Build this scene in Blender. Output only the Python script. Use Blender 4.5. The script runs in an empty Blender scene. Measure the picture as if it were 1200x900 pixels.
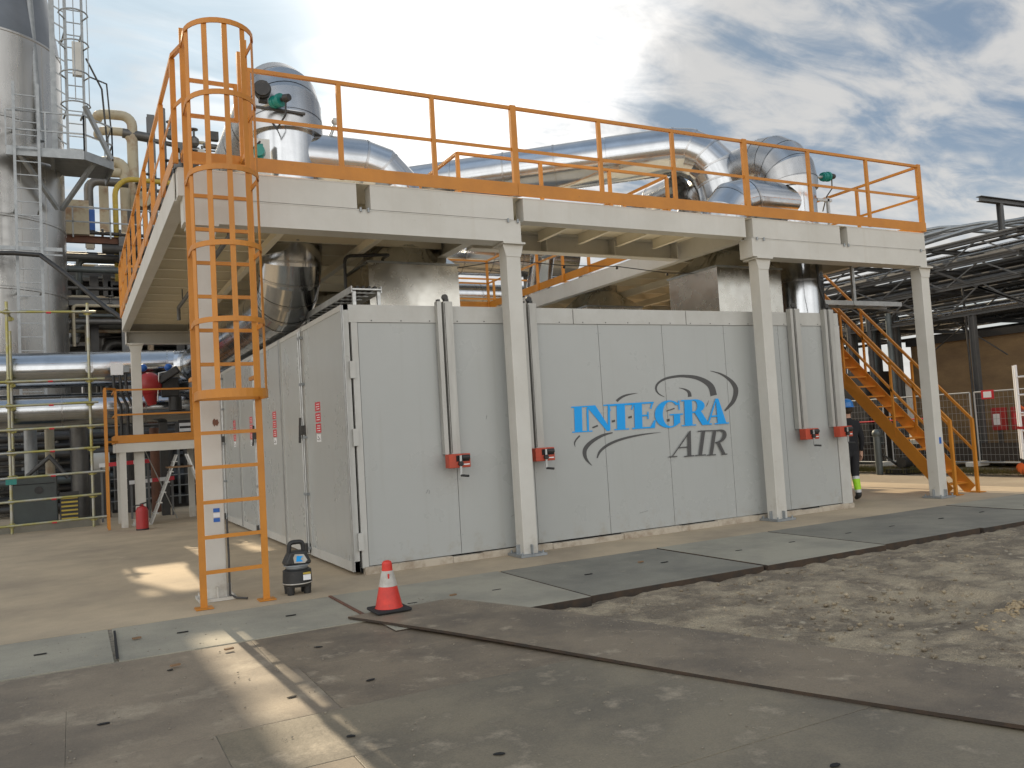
import bpy, bmesh, math, random
from mathutils import Vector, Matrix, noise
R = math.radians
random.seed(7)
scene = bpy.context.scene
col = scene.collection

# ------------------------------------------------------------------ camera
cam = bpy.data.cameras.new('camera'); camo = bpy.data.objects.new('camera', cam); col.objects.link(camo)
yaw, pitch, roll = 0.4871, 0.0553, -0.0596
fwd = Vector((math.sin(yaw)*math.cos(pitch), math.cos(yaw)*math.cos(pitch), math.sin(pitch)))
r0 = Vector((math.cos(yaw), -math.sin(yaw), 0)); u0 = r0.cross(fwd)
rt = math.cos(roll)*r0 + math.sin(roll)*u0; up = -math.sin(roll)*r0 + math.cos(roll)*u0
camo.matrix_world = Matrix(((rt.x, up.x, -fwd.x, -3.2001), (rt.y, up.y, -fwd.y, -10.4597), (rt.z, up.z, -fwd.z, 1.72), (0, 0, 0, 1)))
cam.sensor_width = 36; cam.lens = 979.18/1200*36; cam.clip_start = 0.1; cam.clip_end = 3000
scene.camera = camo

# ------------------------------------------------------------------ sky and sun
SUN_EL, SUN_AZ = R(28.5), R(-2.0)          # azimuth measured from +Y towards +X
sd = Vector((math.sin(SUN_AZ)*math.cos(SUN_EL), math.cos(SUN_AZ)*math.cos(SUN_EL), math.sin(SUN_EL)))
sun = bpy.data.lights.new('sun', 'SUN'); sun.energy = 2.5; sun.angle = R(0.6); sun.color = (1, .82, .57)
suno = bpy.data.objects.new('sun', sun); col.objects.link(suno)
suno.rotation_euler = (-sd).to_track_quat('-Z', 'Y').to_euler(); suno.location = (0, 60, 40)

w = bpy.data.worlds.new('World'); scene.world = w; w.use_nodes = True
nt = w.node_tree; N = nt.nodes; L = nt.links; N.clear()
def nd(t, **k):
    n = N.new(t)
    for a, b in k.items(): setattr(n, a, b)
    return n
def math_(op, a, b=None, c=None):
    n = nd('ShaderNodeMath', operation=op)
    for i, v in enumerate((a, b, c)):
        if v is None: continue
        if isinstance(v, (int, float)): n.inputs[i].default_value = v
        else: L.new(v, n.inputs[i])
    return n.outputs[0]
def maprange(v, a, b, c=0, d=1):
    n = nd('ShaderNodeMapRange', interpolation_type='SMOOTHSTEP'); L.new(v, n.inputs[0])
    for i, q in enumerate((a, b, c, d)): n.inputs[i+1].default_value = q
    return n.outputs[0]
def mixc(f, a, b):
    n = nd('ShaderNodeMix', data_type='RGBA')
    for s, v in ((0, f), (6, a), (7, b)):
        if isinstance(v, (int, float)): n.inputs[s].default_value = v
        elif isinstance(v, tuple): n.inputs[s].default_value = (*v, 1)
        else: L.new(v, n.inputs[s])
    return n.outputs[2]
tc = nd('ShaderNodeTexCoord'); sp = nd('ShaderNodeSeparateXYZ'); L.new(tc.outputs['Generated'], sp.inputs[0])
sky = nd('ShaderNodeTexSky', sky_type='NISHITA', sun_disc=False, sun_elevation=SUN_EL, sun_rotation=SUN_AZ, air_density=1.0, dust_density=1.2, ozone_density=1.2)
zc = math_('ADD', math_('MAXIMUM', sp.outputs[2], 0.0), 0.22)
cb = nd('ShaderNodeCombineXYZ'); L.new(math_('DIVIDE', sp.outputs[0], zc), cb.inputs[0]); L.new(math_('DIVIDE', sp.outputs[1], zc), cb.inputs[1])
def cloudnoise(scale, det, dist, off, rot=0, sx=1, sy=1):
    m = nd('ShaderNodeMapping'); m.inputs[1].default_value = (off, off*.7, 0); m.inputs[2].default_value = (0, 0, rot); m.inputs[3].default_value = (sx, sy, 1); L.new(cb.outputs[0], m.inputs[0])
    n = nd('ShaderNodeTexNoise'); n.inputs['Scale'].default_value = scale; n.inputs['Detail'].default_value = det; n.inputs['Roughness'].default_value = .58; n.inputs['Distortion'].default_value = dist
    L.new(m.outputs[0], n.inputs['Vector']); return n.outputs[0]
def lobe(v, a, b):
    d = nd('ShaderNodeVectorMath', operation='DOT_PRODUCT'); nn = nd('ShaderNodeVectorMath', operation='NORMALIZE'); L.new(tc.outputs['Generated'], nn.inputs[0])
    L.new(nn.outputs[0], d.inputs[0]); d.inputs[1].default_value = v.normalized(); return maprange(d.outputs['Value'], math.cos(R(a)), math.cos(R(b)))
bright_dir = Vector((0.357, 0.824, 0.440))
back = math_('MULTIPLY', lobe(Vector((-.75, -1, .30)), 108, 22), maprange(sp.outputs[2], .82, .38))  # fill glow added to the unseen sky behind and left, to brighten the walls
zen = lobe(Vector((0, -.25, 1)), 55, 10)
c1 = cloudnoise(1.25, 10, .5, 3.1, .4)
c2 = cloudnoise(2.6, 10, .7, 9.4, -.55, 1.0, 2.4)
c3 = cloudnoise(5.5, 8, .9, 1.7, .3, 1.0, 1.8)
big = lobe(bright_dir, 21, 3)
near = lobe(sd, 75, 25)
def scol(c, v):
    q = nd('ShaderNodeVectorMath', operation='SCALE'); q.inputs[0].default_value = c
    if isinstance(v, (int, float)): q.inputs['Scale'].default_value = v
    else: L.new(v, q.inputs['Scale'])
    return q.outputs[0]
veil = scol((.68, .88, 1.10), math_('ADD', 3.7, math_('MULTIPLY', lobe(sd, 16, 3), 4.0)))
skyb = nd('ShaderNodeVectorMath', operation='SCALE'); L.new(sky.outputs[0], skyb.inputs[0]); skyb.inputs['Scale'].default_value = .82
skyc = mixc(math_('MULTIPLY', near, .93), skyb.outputs[0], veil)
m2 = math_('MULTIPLY', maprange(math_('ADD', c2, math_('MULTIPLY', c3, .4)), .56, .84), .9)
skyc = mixc(m2, skyc, scol((1.0, .985, .96), 6.4))
m1 = maprange(math_('ADD', math_('ADD', c1, math_('MULTIPLY', c3, .30)), math_('MULTIPLY', big, .25)), .62, .92)
thick = math_('ADD', 6.6, math_('MULTIPLY', big, 8.0))
skyc = mixc(math_('MULTIPLY', m1, .95), skyc, scol((1.0, .98, .95), thick))
clear = lobe(Vector((.09, .91, .38)), 15, 4)
skyc = mixc(math_('MULTIPLY', clear, maprange(c2, .36, .66, .97, .45)), skyc, scol((.73, .885, 1.0), math_('ADD', 6.6, math_('MULTIPLY', c3, 2.6))))
lowz = maprange(sp.outputs[2], .30, .0)
skyc = mixc(math_('MULTIPLY', lowz, .6), skyc, scol((1.0, .98, .94), 8.0))
skyc = mixc(math_('MULTIPLY', zen, .9), skyc, scol((.66, .83, 1.06), maprange(c1, .36, .62, 5.0, 9.0)))
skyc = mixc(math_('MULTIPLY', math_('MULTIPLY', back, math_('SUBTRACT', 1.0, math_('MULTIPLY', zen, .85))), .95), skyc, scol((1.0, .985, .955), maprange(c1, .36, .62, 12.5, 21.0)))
# below the horizon: dull ground tone
skyc = mixc(maprange(sp.outputs[2], -.06, -.005), (2.4, 2.1, 1.8), skyc)
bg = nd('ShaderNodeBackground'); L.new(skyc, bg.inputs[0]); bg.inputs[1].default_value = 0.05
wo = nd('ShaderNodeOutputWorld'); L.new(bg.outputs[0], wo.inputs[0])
vs = scene.view_settings; vs.view_transform = 'Standard'; vs.look = 'None'; vs.exposure = 1.12; vs.gamma = 1; vs.use_curve_mapping = False

# ------------------------------------------------------------------ materials
def mat(name, c, rough=.5, metal=0., c2=None, vs=1.5, lo=.35, hi=.7, spot=None, sps=6, spl=.62, sph=.72, bump=0, bs=30, rvar=0, aniso=0, stretch=(1, 1, 1), fine=0):
    m = bpy.data.materials.new(name); m.use_nodes = True; t = m.node_tree; n = t.nodes; l = t.links
    b = n['Principled BSDF']; b.inputs['Roughness'].default_value = rough; b.inputs['Metallic'].default_value = metal
    b.inputs['Base Color'].default_value = (*c, 1)
    g = n.new('ShaderNodeNewGeometry'); mp = n.new('ShaderNodeMapping'); mp.inputs[3].default_value = stretch; l.new(g.outputs['Position'], mp.inputs[0])
    def nz(s, det=6, ro=.6):
        q = n.new('ShaderNodeTexNoise'); q.inputs['Scale'].default_value = s; q.inputs['Detail'].default_value = det; q.inputs['Roughness'].default_value = ro
        l.new(mp.outputs[0], q.inputs['Vector']); return q.outputs[0]
    def rng(v, a, b_, c_=0, d=1):
        q = n.new('ShaderNodeMapRange'); l.new(v, q.inputs[0])
        for i, z in enumerate((a, b_, c_, d)): q.inputs[i+1].default_value = z
        return q.outputs[0]
    def mix(f, a, b_):
        q = n.new('ShaderNodeMix'); q.data_type = 'RGBA'; l.new(f, q.inputs[0])
        for s, v in ((6, a), (7, b_)):
            if isinstance(v, tuple): q.inputs[s].default_value = (*v, 1)
            else: l.new(v, q.inputs[s])
        return q.outputs[2]
    cur = c
    if c2: cur = mix(rng(nz(vs, 8, .65), lo, hi), cur, c2)
    if spot: cur = mix(rng(nz(sps, 7, .7), spl, sph), cur, spot)
    if fine:
        f = rng(nz(90, 3, .7), .3, .7, 1-fine, 1+fine)
        q = n.new('ShaderNodeVectorMath'); q.operation = 'SCALE'
        if isinstance(cur, tuple): q.inputs[0].default_value = cur
        else: l.new(cur, q.inputs[0])
        l.new(f, q.inputs['Scale']); cur = q.outputs[0]
    if not isinstance(cur, tuple): l.new(cur, b.inputs['Base Color'])
    if rvar: l.new(rng(nz(vs*2.3, 5), .3, .7, rough-rvar, rough+rvar), b.inputs['Roughness'])
    if bump:
        q = n.new('ShaderNodeBump'); q.inputs['Strength'].default_value = bump; q.inputs['Distance'].default_value = .02
        l.new(nz(bs, 6, .6), q.inputs['Height']); l.new(q.outputs[0], b.inputs['Normal'])
    if aniso: b.inputs['Anisotropic'].default_value = aniso
    return m
M = {}
M['pad'] = mat('concrete_pad', (.52, .412, .275), .85, c2=(.35, .28, .195), vs=.55, lo=.38, hi=.66, spot=(.54, .435, .30), sps=1.7, bump=.12, bs=40, fine=.12)
M['slab'] = mat('grey_slab', (.35, .322, .248), .8, c2=(.265, .247, .195), vs=.9, lo=.42, hi=.62, spot=(.40, .36, .265), sps=2.3, bump=.1, bs=50, fine=.12)
M['slabdark'] = mat('dark_slab', (.24, .225, .178), .7, c2=(.175, .165, .135), vs=1.1, lo=.42, hi=.62, spot=(.32, .288, .215), sps=2.6, bump=.1, bs=50, fine=.14)
M['slabwarm'] = mat('worn_slab', (.33, .285, .22), .85, c2=(.22, .195, .16), vs=.9, spot=(.38, .33, .25), sps=1.8, bump=.12, bs=40, fine=.1)
M['plate'] = mat('brown_steel_plate', (.225, .178, .122), .6, c2=(.135, .108, .078), vs=1.0, lo=.42, hi=.60, spot=(.40, .33, .235), sps=3.4, spl=.57, sph=.72, bump=.15, bs=25, fine=.18)
M['plate2'] = mat('grey_steel_plate', (.222, .186, .128), .55, c2=(.145, .124, .09), vs=1.1, lo=.42, hi=.6, spot=(.38, .315, .225), sps=2.2, spl=.55, sph=.70, bump=.12, bs=25, fine=.18)
M['plate3'] = mat('sandy_plate', (.265, .213, .15), .7, c2=(.165, .134, .098), vs=.7, lo=.42, hi=.62, spot=(.38, .315, .225), sps=1.6, spl=.54, sph=.72, bump=.12, bs=25, fine=.14)
M['plateedge'] = mat('plate_edge', (.03, .025, .02), .8, c2=(.075, .045, .025), vs=6)
M['dirt'] = mat('dirt', (.36, .295, .20), .95, c2=(.18, .145, .102), vs=2.1, lo=.40, hi=.58, spot=(.44, .365, .255), sps=6.5, spl=.55, sph=.70, bump=1.0, bs=22, fine=.38)
M['sand'] = mat('sand', (.36, .30, .215), .95, c2=(.25, .20, .14), vs=.35, spot=(.42, .36, .27), sps=2, bump=.4, bs=12, fine=.15)
M['sandpile'] = mat('loose_sand', (.45, .34, .2), .95, c2=(.3, .23, .14), vs=9, bump=.5, bs=30, fine=.2)
M['white'] = mat('white_steel', (.63, .612, .56), .45, c2=(.55, .53, .475), vs=1.2, spot=(.36, .26, .16), sps=11, spl=.665, sph=.80, bump=.04, bs=20)
M['deckpaint'] = mat('deck_underside', (.86, .80, .65), .5, c2=(.80, .73, .58), vs=.9)
M['orange'] = mat('orange_paint', (.58, .226, .022), .45, c2=(.47, .178, .018), vs=2.2, spot=(.30, .12, .04), sps=16, spl=.63, sph=.76, bump=.05, bs=30)
M['panel'] = mat('panel_skin', (.43, .44, .422), .30, c2=(.405, .415, .395), vs=.5, spot=(.32, .315, .28), sps=22, spl=.77, sph=.86, rvar=.06, bump=.10, bs=1.3)
M['trimw'] = mat('panel_trim', (.54, .535, .50), .4, c2=(.47, .46, .42), vs=3, spot=(.32, .29, .24), sps=13, spl=.66, sph=.8)
M['foot'] = mat('dirty_footing', (.50, .44, .35), .85, c2=(.25, .18, .12), vs=5, lo=.45, hi=.75, bump=.3, bs=30)
M['galv'] = mat('galvanised', (.56, .57, .56), .42, .75, c2=(.42, .43, .43), vs=8, rvar=.08)
M['galvdull'] = mat('galvanised_dull', (.36, .38, .39), .5, .5, c2=(.26, .28, .29), vs=5)
M['rail'] = mat('guide_rail', (.50, .495, .46), .45, .35, c2=(.39, .38, .35), vs=9, stretch=(1, 1, .15))
M['alu'] = mat('aluminium_cladding', (.50, .515, .535), .15, 1., c2=(.40, .415, .43), vs=2.2, rvar=.05, bump=.06, bs=2.2)
M['alu2'] = mat('aluminium_cladding_matt', (.45, .455, .46), .27, 1., c2=(.36, .36, .36), vs=2.0, rvar=.06, bump=.06, bs=3)
M['tin'] = mat('sheet_hood', (.66, .645, .59), .25, 1., c2=(.52, .5, .455), vs=1.5, rvar=.08, bump=.10, bs=1.6)
M['tower'] = mat('tower_cladding', (.52, .51, .485), .28, .8, c2=(.41, .40, .38), vs=.7, rvar=.06, stretch=(1, 1, .25), bump=.06, bs=2)
M['cone_top'] = mat('tower_cone', (.20, .215, .235), .4, .6, c2=(.15, .165, .18), vs=.6)
M['black'] = mat('black', (.018, .018, .018), .5, c2=(.035, .034, .032), vs=8, spot=(.09, .08, .065), sps=14, spl=.60, sph=.76)
M['rubber'] = mat('rubber', (.02, .02, .02), .8)
M['darksteel'] = mat('dark_steel', (.05, .05, .05), .55, .2, c2=(.085, .08, .073), vs=2)
M['greysteel'] = mat('grey_steel', (.18, .183, .183), .55, .2, c2=(.12, .12, .12), vs=2)
M['rackpipe'] = mat('rack_pipe', (.17, .165, .155), .45, .4, c2=(.09, .087, .082), vs=1.2)
M['pipegreen'] = mat('pipe_greygreen', (.12, .14, .14), .5, .2, c2=(.07, .08, .08), vs=2)
M['cream'] = mat('cream_pipe', (.48, .43, .31), .6, c2=(.30, .17, .10), vs=1.6, lo=.5, hi=.7)
M['rust'] = mat('rusty_beam', (.19, .085, .05), .8, c2=(.11, .06, .045), vs=2)
M['yellow'] = mat('yellow_paint', (.55, .40, .05), .5, c2=(.42, .30, .05), vs=4)
M['scaff'] = mat('scaffold_tube', (.40, .40, .36), .45, .5, c2=(.36, .33, .10), vs=1.4, lo=.42, hi=.6)
M['scaffy'] = mat('scaffold_coupler', (.38, .34, .08), .6, c2=(.3, .27, .1), vs=5)
M['red'] = mat('red_paint', (.42, .03, .03), .4, c2=(.33, .03, .03), vs=5)
M['winchred'] = mat('winch_red', (.52, .07, .03), .45, c2=(.4, .06, .03), vs=8)
M['stickred'] = mat('sticker_red', (.60, .035, .05), .4)
M['stickwhite'] = mat('sticker_white', (.8, .8, .8), .4)
M['blue'] = mat('sticker_blue', (.02, .12, .45), .4)
M['logoblue'] = mat('logo_blue', (.0, .345, .84), .5)
M['logogrey'] = mat('logo_grey', (.075, .074, .073), .5)
M['conered'] = mat('cone_red', (.74, .045, .025), .45, c2=(.50, .03, .02), vs=9, spot=(.35, .10, .07), sps=18, spl=.60, sph=.72)
M['conewhite'] = mat('cone_sleeve', (.55, .53, .48), .45, c2=(.38, .35, .3), vs=12, spot=(.25, .2, .16), sps=25, spl=.6, sph=.7)
M['teal'] = mat('teal_gauge', (.01, .20, .17), .4)
M['brick'] = mat('brown_wall', (.24, .16, .08), .9, c2=(.15, .10, .055), vs=.9, spot=(.30, .21, .1), sps=5, stretch=(1, 1, 3), bump=.5, bs=8, fine=.3)
M['coping'] = mat('dark_coping', (.035, .035, .035), .7)
M['mesh'] = mat('fence_wire', (.42, .43, .43), .4, .6)
M['shade'] = mat('shade_cloth', (.035, .03, .026), .9, c2=(.06, .05, .04), vs=2)
M['weeds'] = mat('dry_weeds', (.18, .15, .05), .9, c2=(.10, .10, .03), vs=4)
M['tank'] = mat('green_grey_tank', (.06, .075, .07), .5, c2=(.045, .05, .05), vs=2)
M['alul'] = mat('ladder_alu', (.62, .62, .6), .35, .8)
M['wood'] = mat('worn_wood', (.28, .17, .09), .8, c2=(.18, .11, .06), vs=6)
M['jacket'] = mat('black_cloth', (.012, .012, .014), .85, bump=.2, bs=25)
M['trouser'] = mat('charcoal_cloth', (.02, .02, .023), .85, bump=.2, bs=25)
M['hivis'] = mat('hi_vis_band', (.40, .75, .03), .6)
M['silver'] = mat('reflective_band', (.6, .6, .6), .35)
M['skin'] = mat('skin', (.50, .29, .20), .55)
M['helmet'] = mat('blue_helmet', (.02, .17, .48), .3)
M['hair'] = mat('brown_hair', (.04, .025, .015), .8)
M['gap'] = mat('dark_gap', (.012, .012, .012), .9)
M['lightgrey'] = mat('light_grey_box', (.55, .55, .52), .5)
M['farwall'] = mat('far_wall', (.33, .32, .30), .8, c2=(.26, .26, .25), vs=.2)
M['orangered'] = mat('orange_red', (.75, .14, .03), .45)

def weather(m, streak, dirt):
    t = m.node_tree; n = t.nodes; l = t.links; b = n['Principled BSDF']; src = b.inputs['Base Color'].links[0].from_socket
    g = n.new('ShaderNodeNewGeometry'); mp = n.new('ShaderNodeMapping'); mp.inputs[3].default_value = (9, 9, .35); l.new(g.outputs['Position'], mp.inputs[0])
    q = n.new('ShaderNodeTexNoise'); q.inputs['Scale'].default_value = 1; q.inputs['Detail'].default_value = 6; l.new(mp.outputs[0], q.inputs['Vector'])
    r = n.new('ShaderNodeMapRange'); l.new(q.outputs[0], r.inputs[0]); r.inputs[1].default_value = .56; r.inputs[2].default_value = .74; r.inputs[3].default_value = 0; r.inputs[4].default_value = .22
    mx = n.new('ShaderNodeMix'); mx.data_type = 'RGBA'; l.new(r.outputs[0], mx.inputs[0]); l.new(src, mx.inputs[6]); mx.inputs[7].default_value = (*streak, 1)
    # mud splashes: blotches that reach up from the ground
    q2 = n.new('ShaderNodeTexNoise'); q2.inputs['Scale'].default_value = 5; q2.inputs['Detail'].default_value = 9; q2.inputs['Roughness'].default_value = .7; l.new(g.outputs['Position'], q2.inputs['Vector'])
    sx = n.new('ShaderNodeSeparateXYZ'); l.new(g.outputs['Position'], sx.inputs[0]); h = n.new('ShaderNodeMapRange'); l.new(sx.outputs[2], h.inputs[0])
    for i, v in enumerate((.05, .75, .16, -.12)): h.inputs[i+1].default_value = v
    ad = n.new('ShaderNodeMath'); l.new(q2.outputs[0], ad.inputs[0]); l.new(h.outputs[0], ad.inputs[1])
    r2 = n.new('ShaderNodeMapRange'); l.new(ad.outputs[0], r2.inputs[0]); r2.inputs[1].default_value = .60; r2.inputs[2].default_value = .80; r2.inputs[4].default_value = .5
    m2 = n.new('ShaderNodeMix'); m2.data_type = 'RGBA'; l.new(r2.outputs[0], m2.inputs[0]); l.new(mx.outputs[2], m2.inputs[6]); m2.inputs[7].default_value = (*dirt, 1)
    l.new(m2.outputs[2], b.inputs['Base Color'])
weather(M['panel'], (.34, .335, .30), (.32, .28, .215)); weather(M['white'], (.50, .455, .375), (.36, .30, .22))
M['racksteel'] = mat('rack_steel', (.085, .087, .088), .55, .2, c2=(.13, .13, .126), vs=1.5)
M['grit'] = mat('grit', (.33, .29, .22), .95, c2=(.16, .14, .11), vs=20)

# ------------------------------------------------------------------ mesh helper
class MB:
    def __init__(s): s.v = []; s.f = []; s.sm = []
    def add(s, vs_, fs, smooth=False):
        o = len(s.v); s.v += [tuple(p) for p in vs_]
        for f in fs: s.f.append([i+o for i in f]); s.sm.append(smooth)
        return s
    def box(s, x0, y0, z0, x1, y1, z1):
        v = [(x0,y0,z0),(x1,y0,z0),(x1,y1,z0),(x0,y1,z0),(x0,y0,z1),(x1,y0,z1),(x1,y1,z1),(x0,y1,z1)]
        return s.add(v, [(0,3,2,1),(4,5,6,7),(0,1,5,4),(1,2,6,5),(2,3,7,6),(3,0,4,7)])
    def bar(s, p, q, w, h, up=None):
        p = Vector(p); q = Vector(q); t = (q-p).normalized(); u = Vector(up) if up else (Vector((0,0,1)) if abs(t.z) < .95 else Vector((0,1,0)))
        a = t.cross(u).normalized(); b = a.cross(t).normalized(); a *= w/2; b *= h/2
        v = [p-a-b, p+a-b, p+a+b, p-a+b, q-a-b, q+a-b, q+a+b, q-a+b]
        return s.add(v, [(0,1,2,3),(7,6,5,4),(0,4,5,1),(1,5,6,2),(2,6,7,3),(3,7,4,0)])
    def ibeam(s, p, q, w, h, tf=.016, tw=.012, up=None):
        p = Vector(p); q = Vector(q); t = (q-p).normalized(); u = Vector(up) if up else (Vector((0,0,1)) if abs(t.z) < .95 else Vector((0,1,0)))
        a = t.cross(u).normalized(); b = a.cross(t).normalized()
        s.bar(p+b*(h/2-tf/2), q+b*(h/2-tf/2), w, tf, up); s.bar(p-b*(h/2-tf/2), q-b*(h/2-tf/2), w, tf, up)
        return s.bar(p, q, tw, h-2*tf, up)
    def tube(s, pts, r, n=10, facet=False, cap=True, rs=None):
        pts = [Vector(p) for p in pts]; T = [(pts[i+1]-pts[i]).normalized() for i in range(len(pts)-1)]
        u = T[0].cross(Vector((0,0,1))) if abs(T[0].z) < .9 else T[0].cross(Vector((0,1,0)))
        u.normalize(); rings = []
        def ring(c, t, u, plane, rr):
            w_ = t.cross(u); out = []
            for k in range(n):
                a = 2*math.pi*k/n; d = (u*math.cos(a)+w_*math.sin(a))*rr
                d = d - t*(d.dot(plane)/t.dot(plane)); out.append(c+d)
            return out
        for i, t in enumerate(T):
            u = (u - t*u.dot(t)).normalized()
            pa = t if i == 0 else (T[i-1]+t).normalized(); pb = t if i == len(T)-1 else (t+T[i+1]).normalized()
            ra = rs[i] if rs else r; rb = rs[i+1] if rs else r
            rings.append((ring(pts[i], t, u, pa, ra), ring(pts[i+1], t, u, pb, rb)))
        fs = [(k, (k+1) % n, n+(k+1) % n, n+k) for k in range(n)]
        for A, B in rings: s.add(A+B, fs, True)
        if cap:
            s.add(rings[0][0], [tuple(range(n-1, -1, -1))]); s.add(rings[-1][1], [tuple(range(n))])
        return s
    def cyl(s, p, q, r, r2=None, n=16): return s.tube([p, q], r, n, rs=[r, r if r2 is None else r2])
    def lathe(s, c, prof, n=24):
        c = Vector(c)
        for (ra, za), (rb, zb) in zip(prof, prof[1:]):
            A = [c+Vector((ra*math.cos(2*math.pi*k/n), ra*math.sin(2*math.pi*k/n), za)) for k in range(n)]
            B = [c+Vector((rb*math.cos(2*math.pi*k/n), rb*math.sin(2*math.pi*k/n), zb)) for k in range(n)]
            s.add(A+B, [(k, (k+1) % n, n+(k+1) % n, n+k) for k in range(n)], True)
        return s
    def prism(s, poly, axis, a, b):
        def P(p, t): return {'x': (t, p[0], p[1]), 'y': (p[0], t, p[1]), 'z': (p[0], p[1], t)}[axis]
        n = len(poly); v = [P(p, a) for p in poly]+[P(p, b) for p in poly]
        return s.add(v, [tuple(range(n)), tuple(range(2*n-1, n-1, -1))]+[(i, n+i, n+(i+1) % n, (i+1) % n) for i in range(n)])
    def sphere(s, c, rx, ry=None, rz=None, n=14, m=9):
        ry = ry or rx; rz = rz or rx; c = Vector(c); v = []; f = []
        for j in range(m+1):
            th = math.pi*j/m
            for k in range(n):
                a = 2*math.pi*k/n; v.append(c+Vector((rx*math.sin(th)*math.cos(a), ry*math.sin(th)*math.sin(a), rz*math.cos(th))))
        for j in range(m):
            for k in range(n): f.append((j*n+k, (j+1)*n+k, (j+1)*n+(k+1) % n, j*n+(k+1) % n))
        return s.add(v, f, True)
    def build(s, name, m, parent=None, bevel=0):
        off = Vector((0,0,0)); p = parent
        while p is not None: off += p.location; p = p.parent
        me = bpy.data.meshes.new(name); me.from_pydata([tuple(Vector(q)-off) for q in s.v], [], s.f); me.validate()
        for pl, sm in zip(me.polygons, s.sm): pl.use_smooth = sm
        bm = bmesh.new(); bm.from_mesh(me); bmesh.ops.recalc_face_normals(bm, faces=bm.faces); bm.to_mesh(me); bm.free()
        me.materials.append(m if not isinstance(m, str) else M[m])
        o = bpy.data.objects.new(name, me); col.objects.link(o)
        if parent is not None: o.parent = parent
        if bevel:
            bv = o.modifiers.new('bevel', 'BEVEL'); bv.width = bevel; bv.segments = 2; bv.limit_method = 'ANGLE'
        return o
def tag(o, label=None, cat=None, group=None, kind=None):
    if label and not kind: kind = 'thing'
    for k, v in (('label', label), ('category', cat), ('group', group), ('kind', kind)):
        if v: o[k] = v
    return o
def thing(name, loc, label, cat, group=None):
    o = bpy.data.objects.new(name, None); col.objects.link(o); o.location = loc; o.empty_display_size = .2
    return tag(o, label, cat, group, 'thing')
def copy_tree(o, parent=None):
    c = o.copy(); col.objects.link(c)
    if parent is not None: c.parent = parent
    for ch in list(o.children): copy_tree(ch, c)
    return c
def roundpath(pts, Rb, k=4):
    pts = [Vector(p) for p in pts]; out = [pts[0]]
    for a, b, c in zip(pts, pts[1:], pts[2:]):
        t0 = (b-a).normalized(); t1 = (c-b).normalized(); ang = t0.angle(t1)
        if ang < .02: continue
        d = Rb*math.tan(ang/2); s0 = b-t0*d; ax = t0.cross(t1).normalized(); ctr = s0+ax.cross(t0)*Rb
        # segmented bend: tangent polygon
        for i in range(k+1):
            rot = Matrix.Rotation(ang*i/k, 3, ax); out.append(ctr+rot @ (s0-ctr))
    out.append(pts[-1]); return out
def seams(mb, pts, r, n=32, every=1.3):
    pts = [Vector(p) for p in pts]
    for a, b in zip(pts, pts[1:]):
        t = (b-a).normalized(); l = (b-a).length; k = max(1, int(l/every))
        for i in range(k):
            c = a+t*(l*i/k)
            if i == 0 and a == pts[0]: continue
            mb.tube([c-t*.02, c+t*.02], r*1.014, n, cap=False)
    return mb

# ------------------------------------------------------------------ ground
tag(MB().box(-900, -600, -.6, 900, 1200, -.19).build('ground', 'sand'), kind='structure')
tag(MB().box(-60, -1.13, -.5, 13.4, 60, 0).build('concrete_pad', 'pad'), kind='structure')
tag(MB().box(-60, -40, -.5, .2, -1.135, -.0085).build('pavement', 'grit'), kind='structure')
# dirt patch
def plate_side(x, y):   # >0 on the dirt side of the long plate
    return ((x-.05)*5.26+(y+2.1)*1.95)/5.6
bm = bmesh.new(); nx, ny = 230, 250; grid = []
for j in range(ny+1):
    row = []
    for i in range(nx+1):
        x = -.6+(i/nx)**1.35*17; y = -3.18-(j/ny)**1.2*12
        p = Vector((x, y, 0)); h = -.060+.019*noise.fractal(p*1.1, 1.0, 2.0, 5)+.018*noise.fractal(p*4.5+Vector((5,2,1)), .7, 2.1, 4)+.012*abs(noise.noise(p*13.0))-.010*max(0, noise.noise(p*8.0+Vector((3,7,2))))*2
        c = noise.noise(p*2.3+Vector((9,1,4)));
        if c > .25: h -= .05*(c-.25)
        # dug hollow and ridge on the right
        d = math.hypot((x-3.3)/.9, (y+5.4)/.55); h -= .07*math.exp(-d*d)
        d = math.hypot((x-4.3)/.12, (y+5.35-(x-4.3)*.2)/.8); h += .06*math.exp(-d*d)
        d = math.hypot((x-3.35)/.75, (y+6.15-(x-3.3)*.2)/.10); h += .05*math.exp(-d*d)
        ps = plate_side(x, y)
        if ps < .25: h = h*(max(0, ps)/.25)+(-.012)*(1-max(0, ps)/.25)
        if ps < -.12: h = -.10
        if y > -3.40: h = min(h, -.045)
        h = max(h, -.15)
        row.append(bm.verts.new((x, y, h)))
    grid.append(row)
for j in range(ny):
    for i in range(nx):
        q = [grid[j][i], grid[j][i+1], grid[j+1][i+1], grid[j+1][i]]
        if plate_side(*(q[0].co.xy)) > -.25: bm.faces.new(q)
me = bpy.data.meshes.new('dirt'); bmesh.ops.recalc_face_normals(bm, faces=bm.faces); bm.to_mesh(me); bm.free()
for p in me.polygons: p.use_smooth = True
me.materials.append(M['dirt']); o = bpy.data.objects.new('dirt_ground', me); col.objects.link(o); tag(o, kind='structure')
if o.data.polygons[0].normal.z < 0: o.data.flip_normals()
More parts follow.
